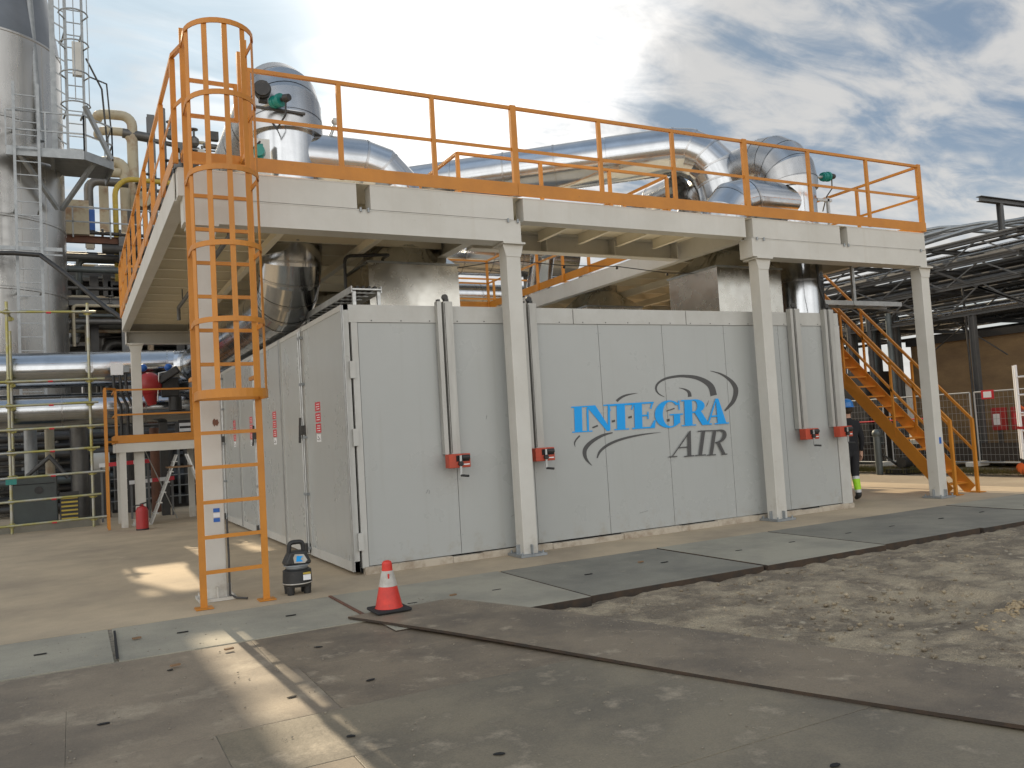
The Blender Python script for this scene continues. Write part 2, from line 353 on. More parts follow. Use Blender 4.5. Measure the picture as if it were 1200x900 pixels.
# loose pebbles and clods
mb = MB()
for i in range(3800):
    x = .3+9*random.random()**1.3; y = random.uniform(-9.5, -3.4)
    if plate_side(x, y) < .05: continue
    r = random.choice((.006, .008, .011, .016, .024)); z = -.068+random.uniform(-.015, .02)
    mb.sphere((x, y, z), r*random.uniform(.8, 1.6), r, r*.7, 6, 4)
tag(mb.build('gravel', 'dirt'), 'small clods and pebbles lying over the rough dirt', 'gravel', kind='stuff')
mb = MB()
for i in range(110):
    x = .4+8.5*random.random(); y = random.uniform(-9, -3.5)
    if plate_side(x, y) < .2: continue
    r = .008+.022*random.random()**2; k0 = len(mb.v); mb.sphere((x, y, -.058), r*random.uniform(.9, 1.7), r, r*.65, 7, 5)
    for q_ in range(k0, len(mb.v)):
        p_ = Vector(mb.v[q_]); c_ = Vector((x, y, -.058)); mb.v[q_] = tuple(c_+(p_-c_)*(1+.35*noise.noise(p_*45)))
tag(mb.build('stones', 'grit'), 'scattered stones and hard clods in the rough dirt', 'stones', kind='stuff')
mb = MB()
for i in range(2000):
    t = 9*random.random(); q = abs(random.gauss(0, .16)) if random.random() < .6 else random.random()*1.0
    if random.random() < .62: x, y = -.9+.363*t+.932*(1.04-min(q, 1)), -2.47-.932*t+.363*(1.04-min(q, 1)); z = .034
    else: x, y = random.uniform(-3.6, .8), random.uniform(-7, -1.3); z = .004
    if z < .02 and plate_side(x, y) > -1.15: continue
    r = random.choice((.0018, .0025, .0025, .004, .006)); mb.sphere((x, y, z), r*random.uniform(.8, 1.6), r, r*.7, 6, 4)
tag(mb.build('grit', 'grit'), 'sandy grit strewn over the road plates', 'grit', kind='stuff')
mb = MB()
for i in range(300):
    t = random.random(); x = 3.0+t*1.1+random.gauss(0, .03); y = -6.25+t*.32+random.gauss(0, .035)
    r = random.uniform(.006, .02); mb.sphere((x, y, -.05+random.uniform(0, .02)), r*1.5, r, r*.6, 6, 4)
tag(mb.build('loose_sand', 'sandpile'), 'streak of pale loose sand on the dirt', 'sand', kind='stuff')

# concrete slab strip
edges = [-9.35, -7.2, -5.05, -2.92, -.72, 1.39, 3.78, 5.82, 7.79, 9.93, 12.05, 14.2, 16.35]
slabn = ['farthest left, outside the lower left shade', 'left of the pale pair, outer end', 'left of the dark slit by the left yard', 'pale grey with sun streak, in front of the caged ladder',
         'pale grey behind the traffic cone', 'dark grey with rusty edge, between the first two front columns', 'middle grey in front of the lettering', 'dark grey in front of the third column',
         'grey at the far column beside the person', 'grey near the foot of the orange stairs', 'grey beyond the foot of the stairs', 'last grey at the right end of the strip']
for i, (a, b) in enumerate(zip(edges, edges[1:])):
    y0 = -3.2 if i > 4 else (-2.63 if i < 4 else -3.3)
    m = MB().box(a+.018, y0+random.uniform(-.04, .04), -.15, b-.018, -1.16, .003+(random.uniform(0, .008) if i > 3 else 0))
    o = m.build('concrete_slab', 'slabdark' if i in (5, 7, 8, 10) else 'slab', bevel=.008 if i > 3 else .002)
    tag(o, 'square concrete paving slab, '+slabn[i], 'paving slab', 'concrete slabs laid in a row before the enclosure')
    o.data.materials.append(M['plateedge'])
    for p_ in o.data.polygons:
        if abs(p_.normal.z) < .5 and i > 3: p_.material_index = 1
    # lifting slots
    for fx in (.27, .73): MB().box(a+(b-a)*fx-.05, (y0-1.16)/2-.012, .008, a+(b-a)*fx+.05, (y0-1.16)/2+.012, .0135).build('lifting_slot', 'gap', o)
# steel plates in the foreground (rows along X)
rows = [(-2.655, -3.864), (-3.868, -5.025), (-5.029, -5.865), (-5.869, -7.0), (-7.005, -8.1), (-8.105, -9.3)]
plates = [(0, -9.0, -4.883, 'plate3', 'sandy road plate at the left edge of the yard'), (0, -4.88, -1.844, 'plate3', 'sandy brown road plate before the ladder, half in sun'), (0, -1.84, .12, 'plate', 'dark brown road plate under the tip of the long plate'),
          (1, -8.2, -3.283, 'plate3', 'wide sandy plate with dark stains at lower left'), (1, -3.28, -1.704, 'plate3', 'narrow sandy plate in the sun streak'), (1, -1.70, .55, 'plate', 'brown plate with pale dust beside the long plate'),
          (2, -7.5, -2.484, 'plate3', 'second wide plate at lower left'), (2, -2.48, 1.0, 'plate2', 'grey plate with sandy edges below the brown plate'),
          (3, -7.5, -1.884, 'plate3', 'third wide plate nearest the left corner'), (3, -1.88, 1.35, 'plate2', 'grey plate at the bottom edge'), (4, -7, 1.75, 'plate2', 'plate at the very bottom, out of the shade'), (5, -7, 2.1, 'plate2', 'plate under the viewer')]
for r, a, b, m, lab in plates:
    y1, y0 = rows[r]; pts = [(a, y0), (b, y0), (b, y1), (a, y1)]
    # trim along the long plate's far side so that nothing pokes into the dirt
    o = MB().prism(pts, 'z', -.03, -.006+random.uniform(0, .003)).build('road_plate', m, bevel=.0025)
    tag(o, lab, 'road plate', 'steel road plates laid flat in the foreground')
    for fx in (.2, .8):
        x = a+(b-a)*fx+random.uniform(-.12, .12); yy = (y0+y1)/2+random.uniform(-.15, .15); rot = random.uniform(-.5, .5); el = random.uniform(.025, .05)
        hp = [(x+el*math.cos(q)*math.cos(rot)-.017*math.sin(q)*math.sin(rot), yy+el*math.cos(q)*math.sin(rot)+.017*math.sin(q)*math.cos(rot)) for q in [math.pi*2*k/9 for k in range(9)]]
        MB().prism([(p[0]+random.uniform(-.004, .004), p[1]+random.uniform(-.004, .004)) for p in hp], 'z', .001, .0042).build('lifting_hole', 'gap', o)
# long plate with the cone on it
A = Vector((-.9, -2.47)); d = Vector((2.04, -5.24)).normalized(); nrm = Vector((-d.y, d.x))
lp = [A, A+d*9, A+d*9+nrm*1.1, A+d*.25+nrm*1.1]
mb = MB()
def lpz(t): return .030+.012*math.sin(t*1.1)
K = 24; top = []
for k in range(K+1):
    t = 9*k/K; s0 = A+d*t; s1 = A+d*max(t, .28)+nrm*1.08; z = lpz(t); top.append(((s0.x, s0.y, z), (s1.x, s1.y, z-.008)))
v = [p for pr_ in top for p in pr_]; th = .022
v2 = [(p[0], p[1], p[2]-th) for p in v]; n = len(v)
fs = [(2*k, 2*k+1, 2*k+3, 2*k+2) for k in range(K)]
fs2 = [(n+2*k, n+2*k+2, n+2*k+3, n+2*k+1) for k in range(K)]
mb.add(v+v2, fs+fs2+[(2*k, 2*k+2, n+2*k+2, n+2*k) for k in range(K)]+[(2*k+1, n+2*k+1, n+2*k+3, 2*k+3) for k in range(K)]+[(0, n, n+1, 1), (2*K, 2*K+1, n+2*K+1, n+2*K)])
o = tag(mb.build('long_road_plate', 'plate'), 'long brown steel plate lying askew over the others, cone on its tip', 'road plate')
me = o.data; me.materials.append(M['plateedge'])
for p in me.polygons:
    if abs(p.normal.z) < .5: p.material_index = 1

# ------------------------------------------------------------------ enclosure
enc = thing('panel_enclosure', (0, 0, 0), 'large white insulated panel enclosure with blue and grey lettering under the platform', 'enclosure')
W, H, D = 9.03, 3.47, 10.9
MB().box(.03, .05, .02, W-.03, D-.05, H-.03).build('core', 'gap', enc)
MB().box(0.0, -.004, H-.029, W, D, H-.002).build('roof', 'trimw', enc)
px = [.12, 1.42, 2.62, 3.86, 5.06, 6.33, 7.55, 8.78]
for a, b in zip(px, px[1:]): MB().box(a+.004, 0, .10, b-.004, .06, 3.235).build('wall_panel', 'panel', enc)
MB().box(W-.06, 0.001, .1, W, D, 3.235).build('wall_panel', 'panel', enc)
MB().box(.0, D-.06, .1, W, D+.001, 3.235).build('wall_panel', 'panel', enc)
for a, b in ((0.0, 3.42), (3.43, 5.55), (5.56, W)): MB().box(a, -.014, 3.24, b-.004, .05, H).build('top_trim', 'trimw', enc)
MB().box(W-.05, .05, 3.24, W+.012, D, H).build('top_trim', 'trimw', enc)
MB().box(.03, -.012, .08, .115, .05, 3.238).build('corner_trim', 'trimw', enc)
MB().box(8.79, -.012, .08, W+.01, .05, 3.238).build('corner_trim', 'trimw', enc)
mb = MB(); x = .05
while x < 8.95:
    x2 = min(x+random.uniform(.4, 1.3), W); mb.box(x, -.05-random.uniform(0, .025), -.01, x2-.004, .03, .085+random.uniform(-.012, .012)); x = x2
mb.build('footing', 'foot', enc, bevel=.006)
# screws on the trim
mb = MB()
for i in range(22): mb.box(.3+i*.41, -.018, 3.255, .315+i*.41, -.012, 3.27)
mb.build('screw_row', 'darksteel', enc)
for i, x in enumerate(px[1:-1]):
    for z in (.35, 1.1, 1.9, 2.6, 3.1):
        for dx in (-.03, .03): MB().cyl((x+dx, .002, z), (x+dx, -.003, z), .006, n=6).build('panel_screw', 'galvdull', enc)
for (x, z, l, a) in ((.95, .95, .06, 60), (.99, .94, .05, 80), (2.2, .52, .10, 20), (4.4, .35, .16, 8), (7.0, .42, .12, -12), (7.1, .47, .05, 30), (1.9, 1.9, .05, 75)):
    MB().bar((x, -.0012, z), (x+l*math.cos(R(a)), -.0012, z+l*math.sin(R(a))), .0015, .008, (0, 1, 0)).build('scuff', 'greysteel', enc)
# door leaves on the left side
ly = [-.02, 2.18, 3.71, 5.86, 7.77, 9.73, 10.9]
for i, (a, b) in enumerate(zip(ly, ly[1:])):
    lf = MB().box(-.075, a+.02, .05, -.005, b-.02, H-.005).build('door_leaf', 'panel', enc)
    fr = MB()
    z0, z1 = .045, H
    fr.box(-.084, a+.012, z0, .0, b-.012, z0+.13); fr.box(-.084, a+.012, z1-.07, .0, b-.012, z1); fr.box(-.086, a+.012, z0, .001, a+.075, z1); fr.box(-.086, b-.075, z0, .001, b-.012, z1)
    fr.build('leaf_frame', 'trimw', lf)
    if i % 2 == 0 or i == 3:
        yc = a+.62 if i else 1.42
        for k in range(3): MB().box(-.0775, yc-.14, 2.16-k*.155, -.0755, yc+.14, 2.29-k*.155).build('warning_sticker', 'stickred', lf)
        mk = MB()
        for k in range(3):
            for q in range(3): mk.box(-.0783, yc-.10, 2.185-k*.155+q*.034, -.0777, yc+.06+.03*((q+k) % 2), 2.195-k*.155+q*.034)
        mk.build('sticker_lines', 'stickwhite', lf)
        MB().box(-.0775, yc-.11, 1.72, -.0755, yc+.11, 1.83).build('notice_sticker', 'stickwhite', lf)
        mk = MB(); mk.bar((-.0785, yc-.07, 1.75), (-.0785, yc+.04, 1.80), .002, .012); mk.bar((-.0785, yc-.02, 1.745), (-.0785, yc+.08, 1.76), .002, .010)
        mk.build('notice_mark', 'logogrey', lf)
    if i in (1, 3, 5):      # lock rods at this leaf's near edge
        for dy in (-.05, .05):
            rd = MB().tube([(-.115, a+dy, .09), (-.115, a+dy, H-.06)], .013, 8).build('lock_rod', 'galv', enc)
            br = MB()
            for z in (.15, .95, 1.8, 2.6, 3.3): br.box(-.13, a+dy-.035, z-.02, -.08, a+dy+.035, z+.02)
            br.build('rod_guide', 'galvdull', rd)
        hd = MB(); hd.box(-.16, a-.07, 1.84, -.10, a+.07, 1.98); hd.bar((-.17, a, 1.72), (-.15, a, 2.1), .03, .03); hd.box(-.165, a-.05, .08, -.1, a+.05, .22)
        hd.build('lock_handle', 'darksteel', enc)
    else:
        st = MB(); st.box(-.093, a-.06, .06, -.087, a-.01, H-.02); st.box(-.093, a+.014, .06, -.087, a+.055, H-.02)
        st.build('edge_strip', 'galv', enc)
# hinges at the front corner
for z in (.42, 1.75, 2.62): MB().box(-.02, -.05, z-.11, .05, -.016, z+.11).build('hinge', 'trimw', enc)
# winch guide rails
wx = [1.325, 2.635, 7.875, 8.70]
for i, x in enumerate(wx):
    for k, (dx, ww) in enumerate(((-.085, .06), (.045, .13))):
        c = MB(); x0 = x+dx-ww/2; x1 = x+dx+ww/2
        c.box(x0, -.11, 1.45, x1, -.075, 3.52); c.box(x0, -.075, 1.45, x0+.012, -.016, 3.52); c.box(x1-.012, -.075, 1.45, x1, -.016, 3.52)
        c.build('guide_rail', 'rail', enc)
    c = MB(); c.box(x+.0, -.105, 3.52, x+.06, -.04, 3.56); c.cyl((x+.03, -.06, 3.585), (x+.03, -.03, 3.585), .045, n=12); c.box(x-.10, -.09, 3.5, x-.06, -.03, 3.55)
    c.build('rope_pulley', 'darksteel', enc)
    MB().box(x-.012, -.1135, 1.46, x-.004, -.1115, 3.5).build('wire_rope', 'darksteel', enc)

# lettering on the wall: outlines measured on the photograph's wall plane (u,v) -> (x,z)
def wall(zx, zy):
    X = 655+zx/5.33333; Y = 420+zy/5.33333
    a = (X-600)/979.178; b = -(Y-450)/979.178; dv = rt*a+up*b+fwd
    t = (0-(-10.4597))/dv.y; return (-3.2001+dv.x*t, 1.72+dv.z*t)
lay = [0]
def poly(mb, pts, T=lambda p: p):
    lay[0] += 1; y = -.002-.00035*lay[0]
    mb.add([(*(lambda q: (q[0], y, q[1]))(wall(*T(p))),) for p in pts], [tuple(range(len(pts)))])
def strip(mb, ctrl, T=lambda p: p):
    # smooth Catmull-Rom centre line with widths
    P = [(c[0], c[1], c[2]) for c in ctrl]; P = [P[0]]+P+[P[-1]]; out = []
    for i in range(1, len(P)-2):
        for k in range(8):
            t = k/8; q = []
            for c in range(3):
                p0, p1, p2, p3 = P[i-1][c], P[i][c], P[i+1][c], P[i+2][c]
                q.append(.5*((2*p1)+(-p0+p2)*t+(2*p0-5*p1+4*p2-p3)*t*t+(-p0+3*p1-3*p2+p3)*t**3))
            out.append(q)
    out.append(P[-1]); Lp, Rp = [], []
    for i, q in enumerate(out):
        a = out[max(0, i-1)]; b = out[min(len(out)-1, i+1)]; dx, dy = b[0]-a[0], b[1]-a[1]; l = math.hypot(dx, dy) or 1; wd = max(q[2]*1.18, 1.0)/2
        Lp.append((q[0]-dy/l*wd, q[1]+dx/l*wd)); Rp.append((q[0]+dy/l*wd, q[1]-dx/l*wd))
    lay[0] += 1; y = -.002-.00035*lay[0]; n = len(Lp)
    v = [(wall(*T(p))[0], y, wall(*T(p))[1]) for p in Lp+Rp]
    mb.add(v, [(i, i+1, n+i+1, n+i) for i in range(n-1)])
sw = MB()
for s in ([(660,242,2),(622,220,7),(606,190,10),(618,157,11),(662,128,12),(730,113,13),(790,111,15),(860,121,20),(920,148,27),(953,182,33),(967,232,35)],
          [(750,184,2),(790,195,9),(813,214,17),(817,240,20)], [(945,78,2),(1010,97,9),(1068,135,17),(1100,178,25),(1104,218,26),(1088,268,21),(1060,302,15),(1035,328,8)],
          [(360,267,14),(390,243,12),(430,227,9),(492,217,1)], [(130,483,8),(107,508,8),(97,530,7),(102,554,1)], [(335,464,6),(270,482,14),(205,520,19),(166,562,22),(160,600,20),(174,636,13),(206,670,2)],
          [(637,462,1),(520,476,8),(400,502,12),(312,537,14),(257,580,13),(238,623,6)]): strip(sw, s)
for p in ([(207,429),(240,415),(244,425),(210,438)], [(329,388),(350,383),(350,396),(330,401)], [(432,364),(454,358),(455,371),(434,376)], [(667,328),(720,309),(723,316),(672,332)], [(672,380),(690,376),(691,393),(675,396)], [(918,303),(936,258),(930,282),(921,300)]): poly(sw, p)
sw.build('swoosh_emblem', 'logogrey', enc)
def TU(p): return (80+p[0]*1.0-p[1]*.03, 465-p[0]*.0595-p[1]*1.0)
bl = MB()
def U(*pts): poly(bl, pts, TU)
# I
U((18,6),(66,6),(66,156),(18,156)); U((2,0),(86,0),(86,7),(2,7)); U((0,155),(86,155),(86,163),(0,163))
# N
U((95,7),(107,7),(107,150),(95,150)); U((80,0),(128,0),(128,7),(80,7)); U((78,156),(152,156),(150,163),(80,163)); U((92,163),(150,163),(240,10),(232,-2),(218,-2)); U((224,0),(240,0),(240,156),(228,156)); U((200,156),(262,156),(262,163),(200,163))
# T
U((282,7),(334,7),(334,156),(282,156)); U((264,0),(356,0),(356,7),(264,7)); U((228,152),(392,152),(394,164),(226,164)); U((226,164),(236,164),(246,124),(238,122)); U((394,164),(384,164),(372,124),(380,122))
# E
U((392,7),(440,7),(440,156),(392,156)); U((376,0),(516,0),(516,9),(376,9)); U((376,154),(514,154),(514,164),(376,164)); U((514,164),(504,164),(490,124),(498,120)); U((516,0),(524,48),(516,50),(490,9)); U((440,76),(478,76),(478,86),(440,86)); U((472,58),(480,58),(480,104),(472,104))
# G
def arc(cx, cy, rx, ry, a0, a1, n=22): return [(cx+rx*math.cos(R(a0+(a1-a0)*i/n)), cy+ry*math.sin(R(a0+(a1-a0)*i/n))) for i in range(n+1)]
ou = arc(606, 81, 88, 86, 42, 318); inn = arc(616, 81, 48, 77, 318, 42)
lay[0] += 1; y = -.002-.00035*lay[0]; ii = inn[::-1]; n = len(ou); vv = [wall(*TU(p)) for p in ou+ii]
bl.add([(q[0], y, q[1]) for q in vv], [(i, i+1, n+i+1, n+i) for i in range(n-1)])
U((666,162),(674,162),(676,104),(668,104)); U((636,8),(676,22),(676,74),(636,74)); U((612,72),(694,72),(694,80),(612,80))
# R
U((704,7),(752,7),(752,156),(704,156)); U((684,0),(774,0),(774,7),(684,7)); U((684,155),(760,155),(760,163),(684,163))
ou = arc(768, 121, 62, 42, 90, -90); inn = arc(764, 121, 20, 34, 90, -90); lay[0] += 1; y = -.002-.00035*lay[0]; n = len(ou); vv = [wall(*TU(p)) for p in ou+inn]
bl.add([(q[0], y, q[1]) for q in vv], [(i, i+1, n+i+1, n+i) for i in range(n-1)])
U((752,155),(770,155),(770,163),(752,163)); U((752,79),(772,79),(772,88),(752,88)); U((764,84),(806,88),(852,8),(838,0),(812,0)); U((812,0),(866,0),(866,8),(812,8))
# A
U((900,160),(916,160),(962,6),(908,6)); U((842,6),(854,6),(906,158),(898,158)); U((866,46),(930,46),(930,56),(866,56)); U((824,0),(872,0),(872,7),(824,7)); U((888,0),(978,0),(978,7),(888,7))
bl.build('blue_lettering', 'logoblue', enc)
gr = MB()
def G(*pts): poly(gr, pts)
G((700,614),(707,614),(822,452),(813,452)); G((799,474),(819,452),(823,610),(801,612)); G((745,562),(800,558),(800,550),(750,554)); G((682,612),(736,609),(734,616),(680,619)); G((778,609),(842,604),(841,611),(777,616))
G((868,606),(889,604),(909,456),(888,458)); G((862,452),(938,448),(936,455),(861,459)); G((846,603),(914,599),(912,606),(845,610))
G((936,603),(956,601),(978,454),(958,456)); G((938,449),(1000,446),(999,453),(937,456)); G((918,602),(976,598),(975,605),(917,608)); strip(gr, [(978,452,7),(1010,450,10),(1028,462,16),(1030,485,19),(1014,510,14),(990,523,9),(970,527,6)]); G((980,524),(998,520),(1036,598),(1016,600)); G((1012,597),(1047,594),(1046,601),(1011,603))
gr.build('grey_lettering', 'logogrey', enc)

# winches
wl = ['hand winch left of the second front column', 'hand winch just right of the second front column', 'hand winch right of the third front column', 'hand winch at the right corner of the enclosure']
for i, x in enumerate(wx):
    x += .035
    wn = thing('hand_winch', (x, -.12, 1.36), 'small red '+wl[i], 'winch', 'hand winches on the enclosure front')
    MB().box(x-.16, -.26, 1.265, x+.15, -.115, 1.45).build('housing', 'winchred', wn, bevel=.01)
    MB().cyl((x+.02, -.262, 1.40), (x+.13, -.262, 1.40), .035, n=12).build('drum', 'black', wn)
    MB().box(x-.06, -.268, 1.35, x+.13, -.261, 1.43).build('drum_opening', 'gap', wn)
    MB().box(x+.03, -.266, 1.30, x+.13, -.261, 1.315).build('name_strip', 'stickwhite', wn)
    ck = MB(); ck.bar((x-.005, -.285, 1.43), (x-.012, -.285, 1.17), .03, .012, (0, 1, 0)); ck.build('crank_arm', 'galv', wn)
    MB().cyl((x-.005, -.262, 1.32), (x-.005, -.3, 1.32), .034, n=12).build('hub', 'black', wn)
    MB().cyl((x-.012, -.28, 1.165), (x+.06, -.37, 1.155), .016, n=10).build('crank_handle', 'black', wn)

# ------------------------------------------------------------------ steel platform
pf = thing('steel_platform', (-1.79, -.27, 0), 'white steel mezzanine platform with orange guardrails carried on square columns', 'platform')
XC = [-1.79, 2.28, 6.95, 11.03]; ZB, ZM, ZU = 4.32, 4.625, 4.95
def column(x, y):
    c = MB(); c.box(x-.11, y-.11, .02, x+.11, y+.11, ZB-.03).build('column', 'white', pf, bevel=.008)
    o = pf.children[-1]
    b = MB(); b.box(x-.2, y-.2, .003, x+.2, y+.2, .035); b.box(x-.17, y-.006, .035, x+.17, y+.006, .16); b.box(x-.006, y-.17, .035, x+.006, y+.17, .16)
    for dx in (-.16, .16):
        for dy in (-.16, .16): b.cyl((x+dx, y+dy, .035), (x+dx, y+dy, .07), .014, n=6)
    b.build('base_plate', 'galvdull' if y < 0 and x > 0 else 'white', o)
    t = MB(); t.box(x-.17, y-.17, ZB-.03, x+.17, y+.17, ZB-.004); t.prism([(x-.16, ZB-.03), (x+.16, ZB-.03), (x+.113, ZB-.2), (x-.113, ZB-.2)], 'y', y-.118, y-.106)
    t.build('cap_plate', 'white', o)
    return o
cols = [column(x, -.27) for x in XC]; [column(x, 11.39) for x in XC]
# lower cross beams, front and back
def chan(x0, x1, y0, y1, z0, z1, face=-1, name='beam'):
    c = MB(); yf, yb = (y0, y1) if face < 0 else (y1, y0); e = .014*face
    c.box(x0, min(yf, yf-e), z0+.0145, x1, max(yf, yf-e), z1-.0145); c.box(x0, y0-.003, z0, x1, y1, z0+.014); c.box(x0, y0-.003, z1-.014, x1, y1, z1)
    k = max(1, int((x1-x0)/1.2))
    for i in range(k+1):
        x = x0+.01+(x1-x0-.02)*i/k; c.box(x-.006, min(yf-e*1.2, yb), z0+.015, x+.006, max(yf-e*1.2, yb), z1-.015)
    return c.build(name, 'white', pf)
for a, b in ((-2.0, 2.40), (6.70, 11.06)):
    chan(a, b, -.42, -.12, ZB, ZM-.006, -1, 'lower_beam'); chan(a, b, 11.25, 11.53, ZB, ZM-.006, 1, 'lower_beam')
for a, b in ((-2.05, .06), (.24, 2.30), (2.46, 6.58), (6.74, 8.78), (8.97, 11.05)): chan(a, b, -.42, -.2, ZM, ZU, -1, 'upper_beam')
for a, b in ((-2.05, 2.30), (6.74, 11.05)): chan(a, b, 11.3, 11.53, ZM, ZU, 1, 'upper_beam')
chan(2.46, 6.58, 1.30, 1.5, ZM, ZU, 1, 'upper_beam'); chan(2.46, 6.58, 9.2, 9.4, ZM, ZU, -1, 'upper_beam'); chan(2.46, 6.58, 11.3, 11.53, ZM, ZU, 1, 'upper_beam')
bolts = MB()
for x in (.1, .2, 2.2, 2.35, 6.8, 6.95, 8.85, 8.95, 10.9):
    bolts.cyl((x, -.44, ZM-.04), (x, -.44, ZM+.012), .016, n=6)
bolts.build('bolt_row', 'galvdull', pf)
def ybeam(x, face, y0, y1):
    c = MB(); c.box(min(x, x-.014*face), y0, ZM+.0145, max(x, x-.014*face), y1, ZU-.0145); c.box(min(x, x-.16*face), y0, ZM, max(x, x-.16*face), y1, ZM+.014); c.box(min(x, x-.16*face), y0, ZU-.014, max(x, x-.16*face), y1, ZU)
    return c.build('side_beam', 'white', pf)
ybeam(-2.07, -1, -.19, 11.29); ybeam(2.36, 1, -.19, 11.29); ybeam(6.68, -1, -.19, 11.29); ybeam(11.07, 1, -.19, 11.29)
# joists and decking
for (x0, x1) in ((-2.04, 2.32), (6.72, 11.03)):
    jm = MB(); y = .5
    while y < 11.2:
        jm.box(x0+.02, y-.005, ZU-.16, x1-.02, y+.005, ZU-.001); jm.box(x0+.02, y-.03, ZU-.168, x1-.02, y+.03, ZU-.16); y += .82
    jm.build('joists', 'deckpaint', pf)
    lb = MB()
    for q in (.34, .67):
        xx = x0+(x1-x0)*q; lb.box(xx-.05, -.18, ZM+.004, xx+.05, 11.28, ZM+.016); lb.box(xx-.005, -.18, ZM+.016, xx+.005, 11.28, ZU-.17)
    lb.build('stringer_beam', 'deckpaint', pf)
    MB().box(x0, -.4, ZU+.001, x1, 11.5, ZU+.012).build('deck', 'deckpaint', pf)
for (y0, y1) in ((-.18, 1.29), (9.41, 11.28)):
    jm = MB(); x = 2.9
    while x < 6.5:
        jm.box(x-.006, y0, ZU-.16, x+.006, y1, ZU-.001); jm.box(x-.035, y0, ZU-.168, x+.035, y1, ZU-.16); x += .78
    jm.build('joists', 'deckpaint', pf); MB().box(2.34, y0-.2, ZU+.0012, 6.70, y1+.2, ZU+.0115).build('deck', 'deckpaint', pf)
# toe plates
tz0, tz1 = 4.975, 5.145
def toe(p, q): MB().bar((p[0], p[1], (tz0+tz1)/2), (q[0], q[1], (tz0+tz1)/2), .008, tz1-tz0).build('toe_plate', 'orange', pf)
toe((-1.36, -.445), (2.38, -.445)); toe((2.386, -.445), (11.09, -.445)); toe((-2.09, -.44), (-2.09, 11.5)); toe((11.09, -.44), (11.09, 3.6)); toe((11.09, 4.6), (11.09, 11.5))
toe((6.66, 1.5), (6.66, 9.2)); toe((2.385, 1.5), (2.385, 9.2)); toe((2.39, 1.525), (6.65, 1.525)); toe((2.39, 9.18), (6.65, 9.18)); toe((-2.09, 11.55), (11.09, 11.55))
MB().box(-2.0, -.455, 5.03, -1.36, -.36, 5.145).build('threshold', 'orange', pf)
# guardrails
def guard(pts, posts, ztop=6.25, zmid=5.65, zb=4.985):
    g = MB()
    for a, b in zip(pts, pts[1:]):
        g.bar((*a, ztop-.025), (*b, ztop-.025), .045, .045); g.bar((*a, zmid-.02), (*b, zmid-.02), .014, .045)
    g = g.build('guardrail', 'orange', pf)
    for p in posts:
        MB().box(p[0]-.03, p[1]-.022, zb, p[0]+.03, p[1]+.022, ztop-.048).build('post', 'orange', g)
    return g
fy = -.41
guard([(-1.22, fy), (11.05, fy)], [(x, fy) for x in (-1.22, -.11, 1.16, 3.82, 5.19, 8.14, 9.6)])
g = pf.children[-1]
for x in (2.38, 6.68, 11.04): MB().box(x-.045, fy-.03, 4.985, x+.045, fy+.03, 6.26).build('post', 'orange', g)
guard([(-2.0, -.79), (-2.07, -.5), (-2.07, 11.45)], [(-2.07, y) for y in (-.46, .95, 2.4, 3.8, 5.2, 6.6, 8, 9.4, 10.4, 11.43)])
guard([(11.06, -.41), (11.06, 3.6)], [(11.06, y) for y in (1.0, 2.4, 3.6)]); guard([(11.06, 4.6), (11.06, 11.45)], [(11.06, y) for y in (4.6, 6, 7.5, 9, 10.4, 11.43)])
guard([(2.41, 9.15), (2.41, 1.55), (6.64, 1.55), (6.64, 9.15), (2.41, 9.15)], [(2.41, y) for y in (1.55, 3.2, 4.8, 6.4, 8, 9.15)]+[(x, 1.55) for x in (3.95, 5.36, 6.64)]+[(6.64, y) for y in (2.9, 4.3, 5.35, 6.5, 8, 9.15)]+[(x, 9.15) for x in (4, 5.3)])
guard([(-2.07, 11.47), (11.06, 11.47)], [(x, 11.47) for x in (0, 2, 4, 6, 8, 9.5)])
# swing gate at the ladder head
gt = MB()
for z in (6.0, 5.58): gt.bar((-1.96, -.42, z), (-1.36, -.42, z), .03, .045)
gt.bar((-1.37, -.42, 5.56), (-1.37, -.42, 6.02), .045, .045)
gt.build('swing_gate', 'orange', pf)
gp = MB(); gp.box(-1.34, -.45, 4.99, -1.28, -.39, 6.42); gp.build('gate_post', 'orange', pf)
# rust stain and stickers on the columns
c0 = cols[0]
MB().prism([(-1.77, 2.0), (-1.75, 1.965), (-1.735, 1.985), (-1.72, 1.97), (-1.70, 2.01), (-1.715, 2.05), (-1.735, 2.04), (-1.75, 2.06), (-1.768, 2.035)], 'y', -.3835, -.3812).build('rust_bloom', 'rust', c0)
for k in range(3): MB().box(-1.80, -.384, .88+k*.055, -1.73, -.381, .925+k*.055).build('sticker', 'blue' if k != 1 else 'stickwhite', c0)
MB().box(XC[3]-.01, -.384, 1.0, XC[3]+.05, -.381, 1.12).build('sticker', 'blue', cols[3])
MB().tube([(-1.66, -.40, .9), (-1.655, -.41, .5), (-1.66, -.42, .05), (-1.6, -.5, .02), (-1.5, -.6, .016)], .012, 6).build('earth_cable', 'darksteel', c0)

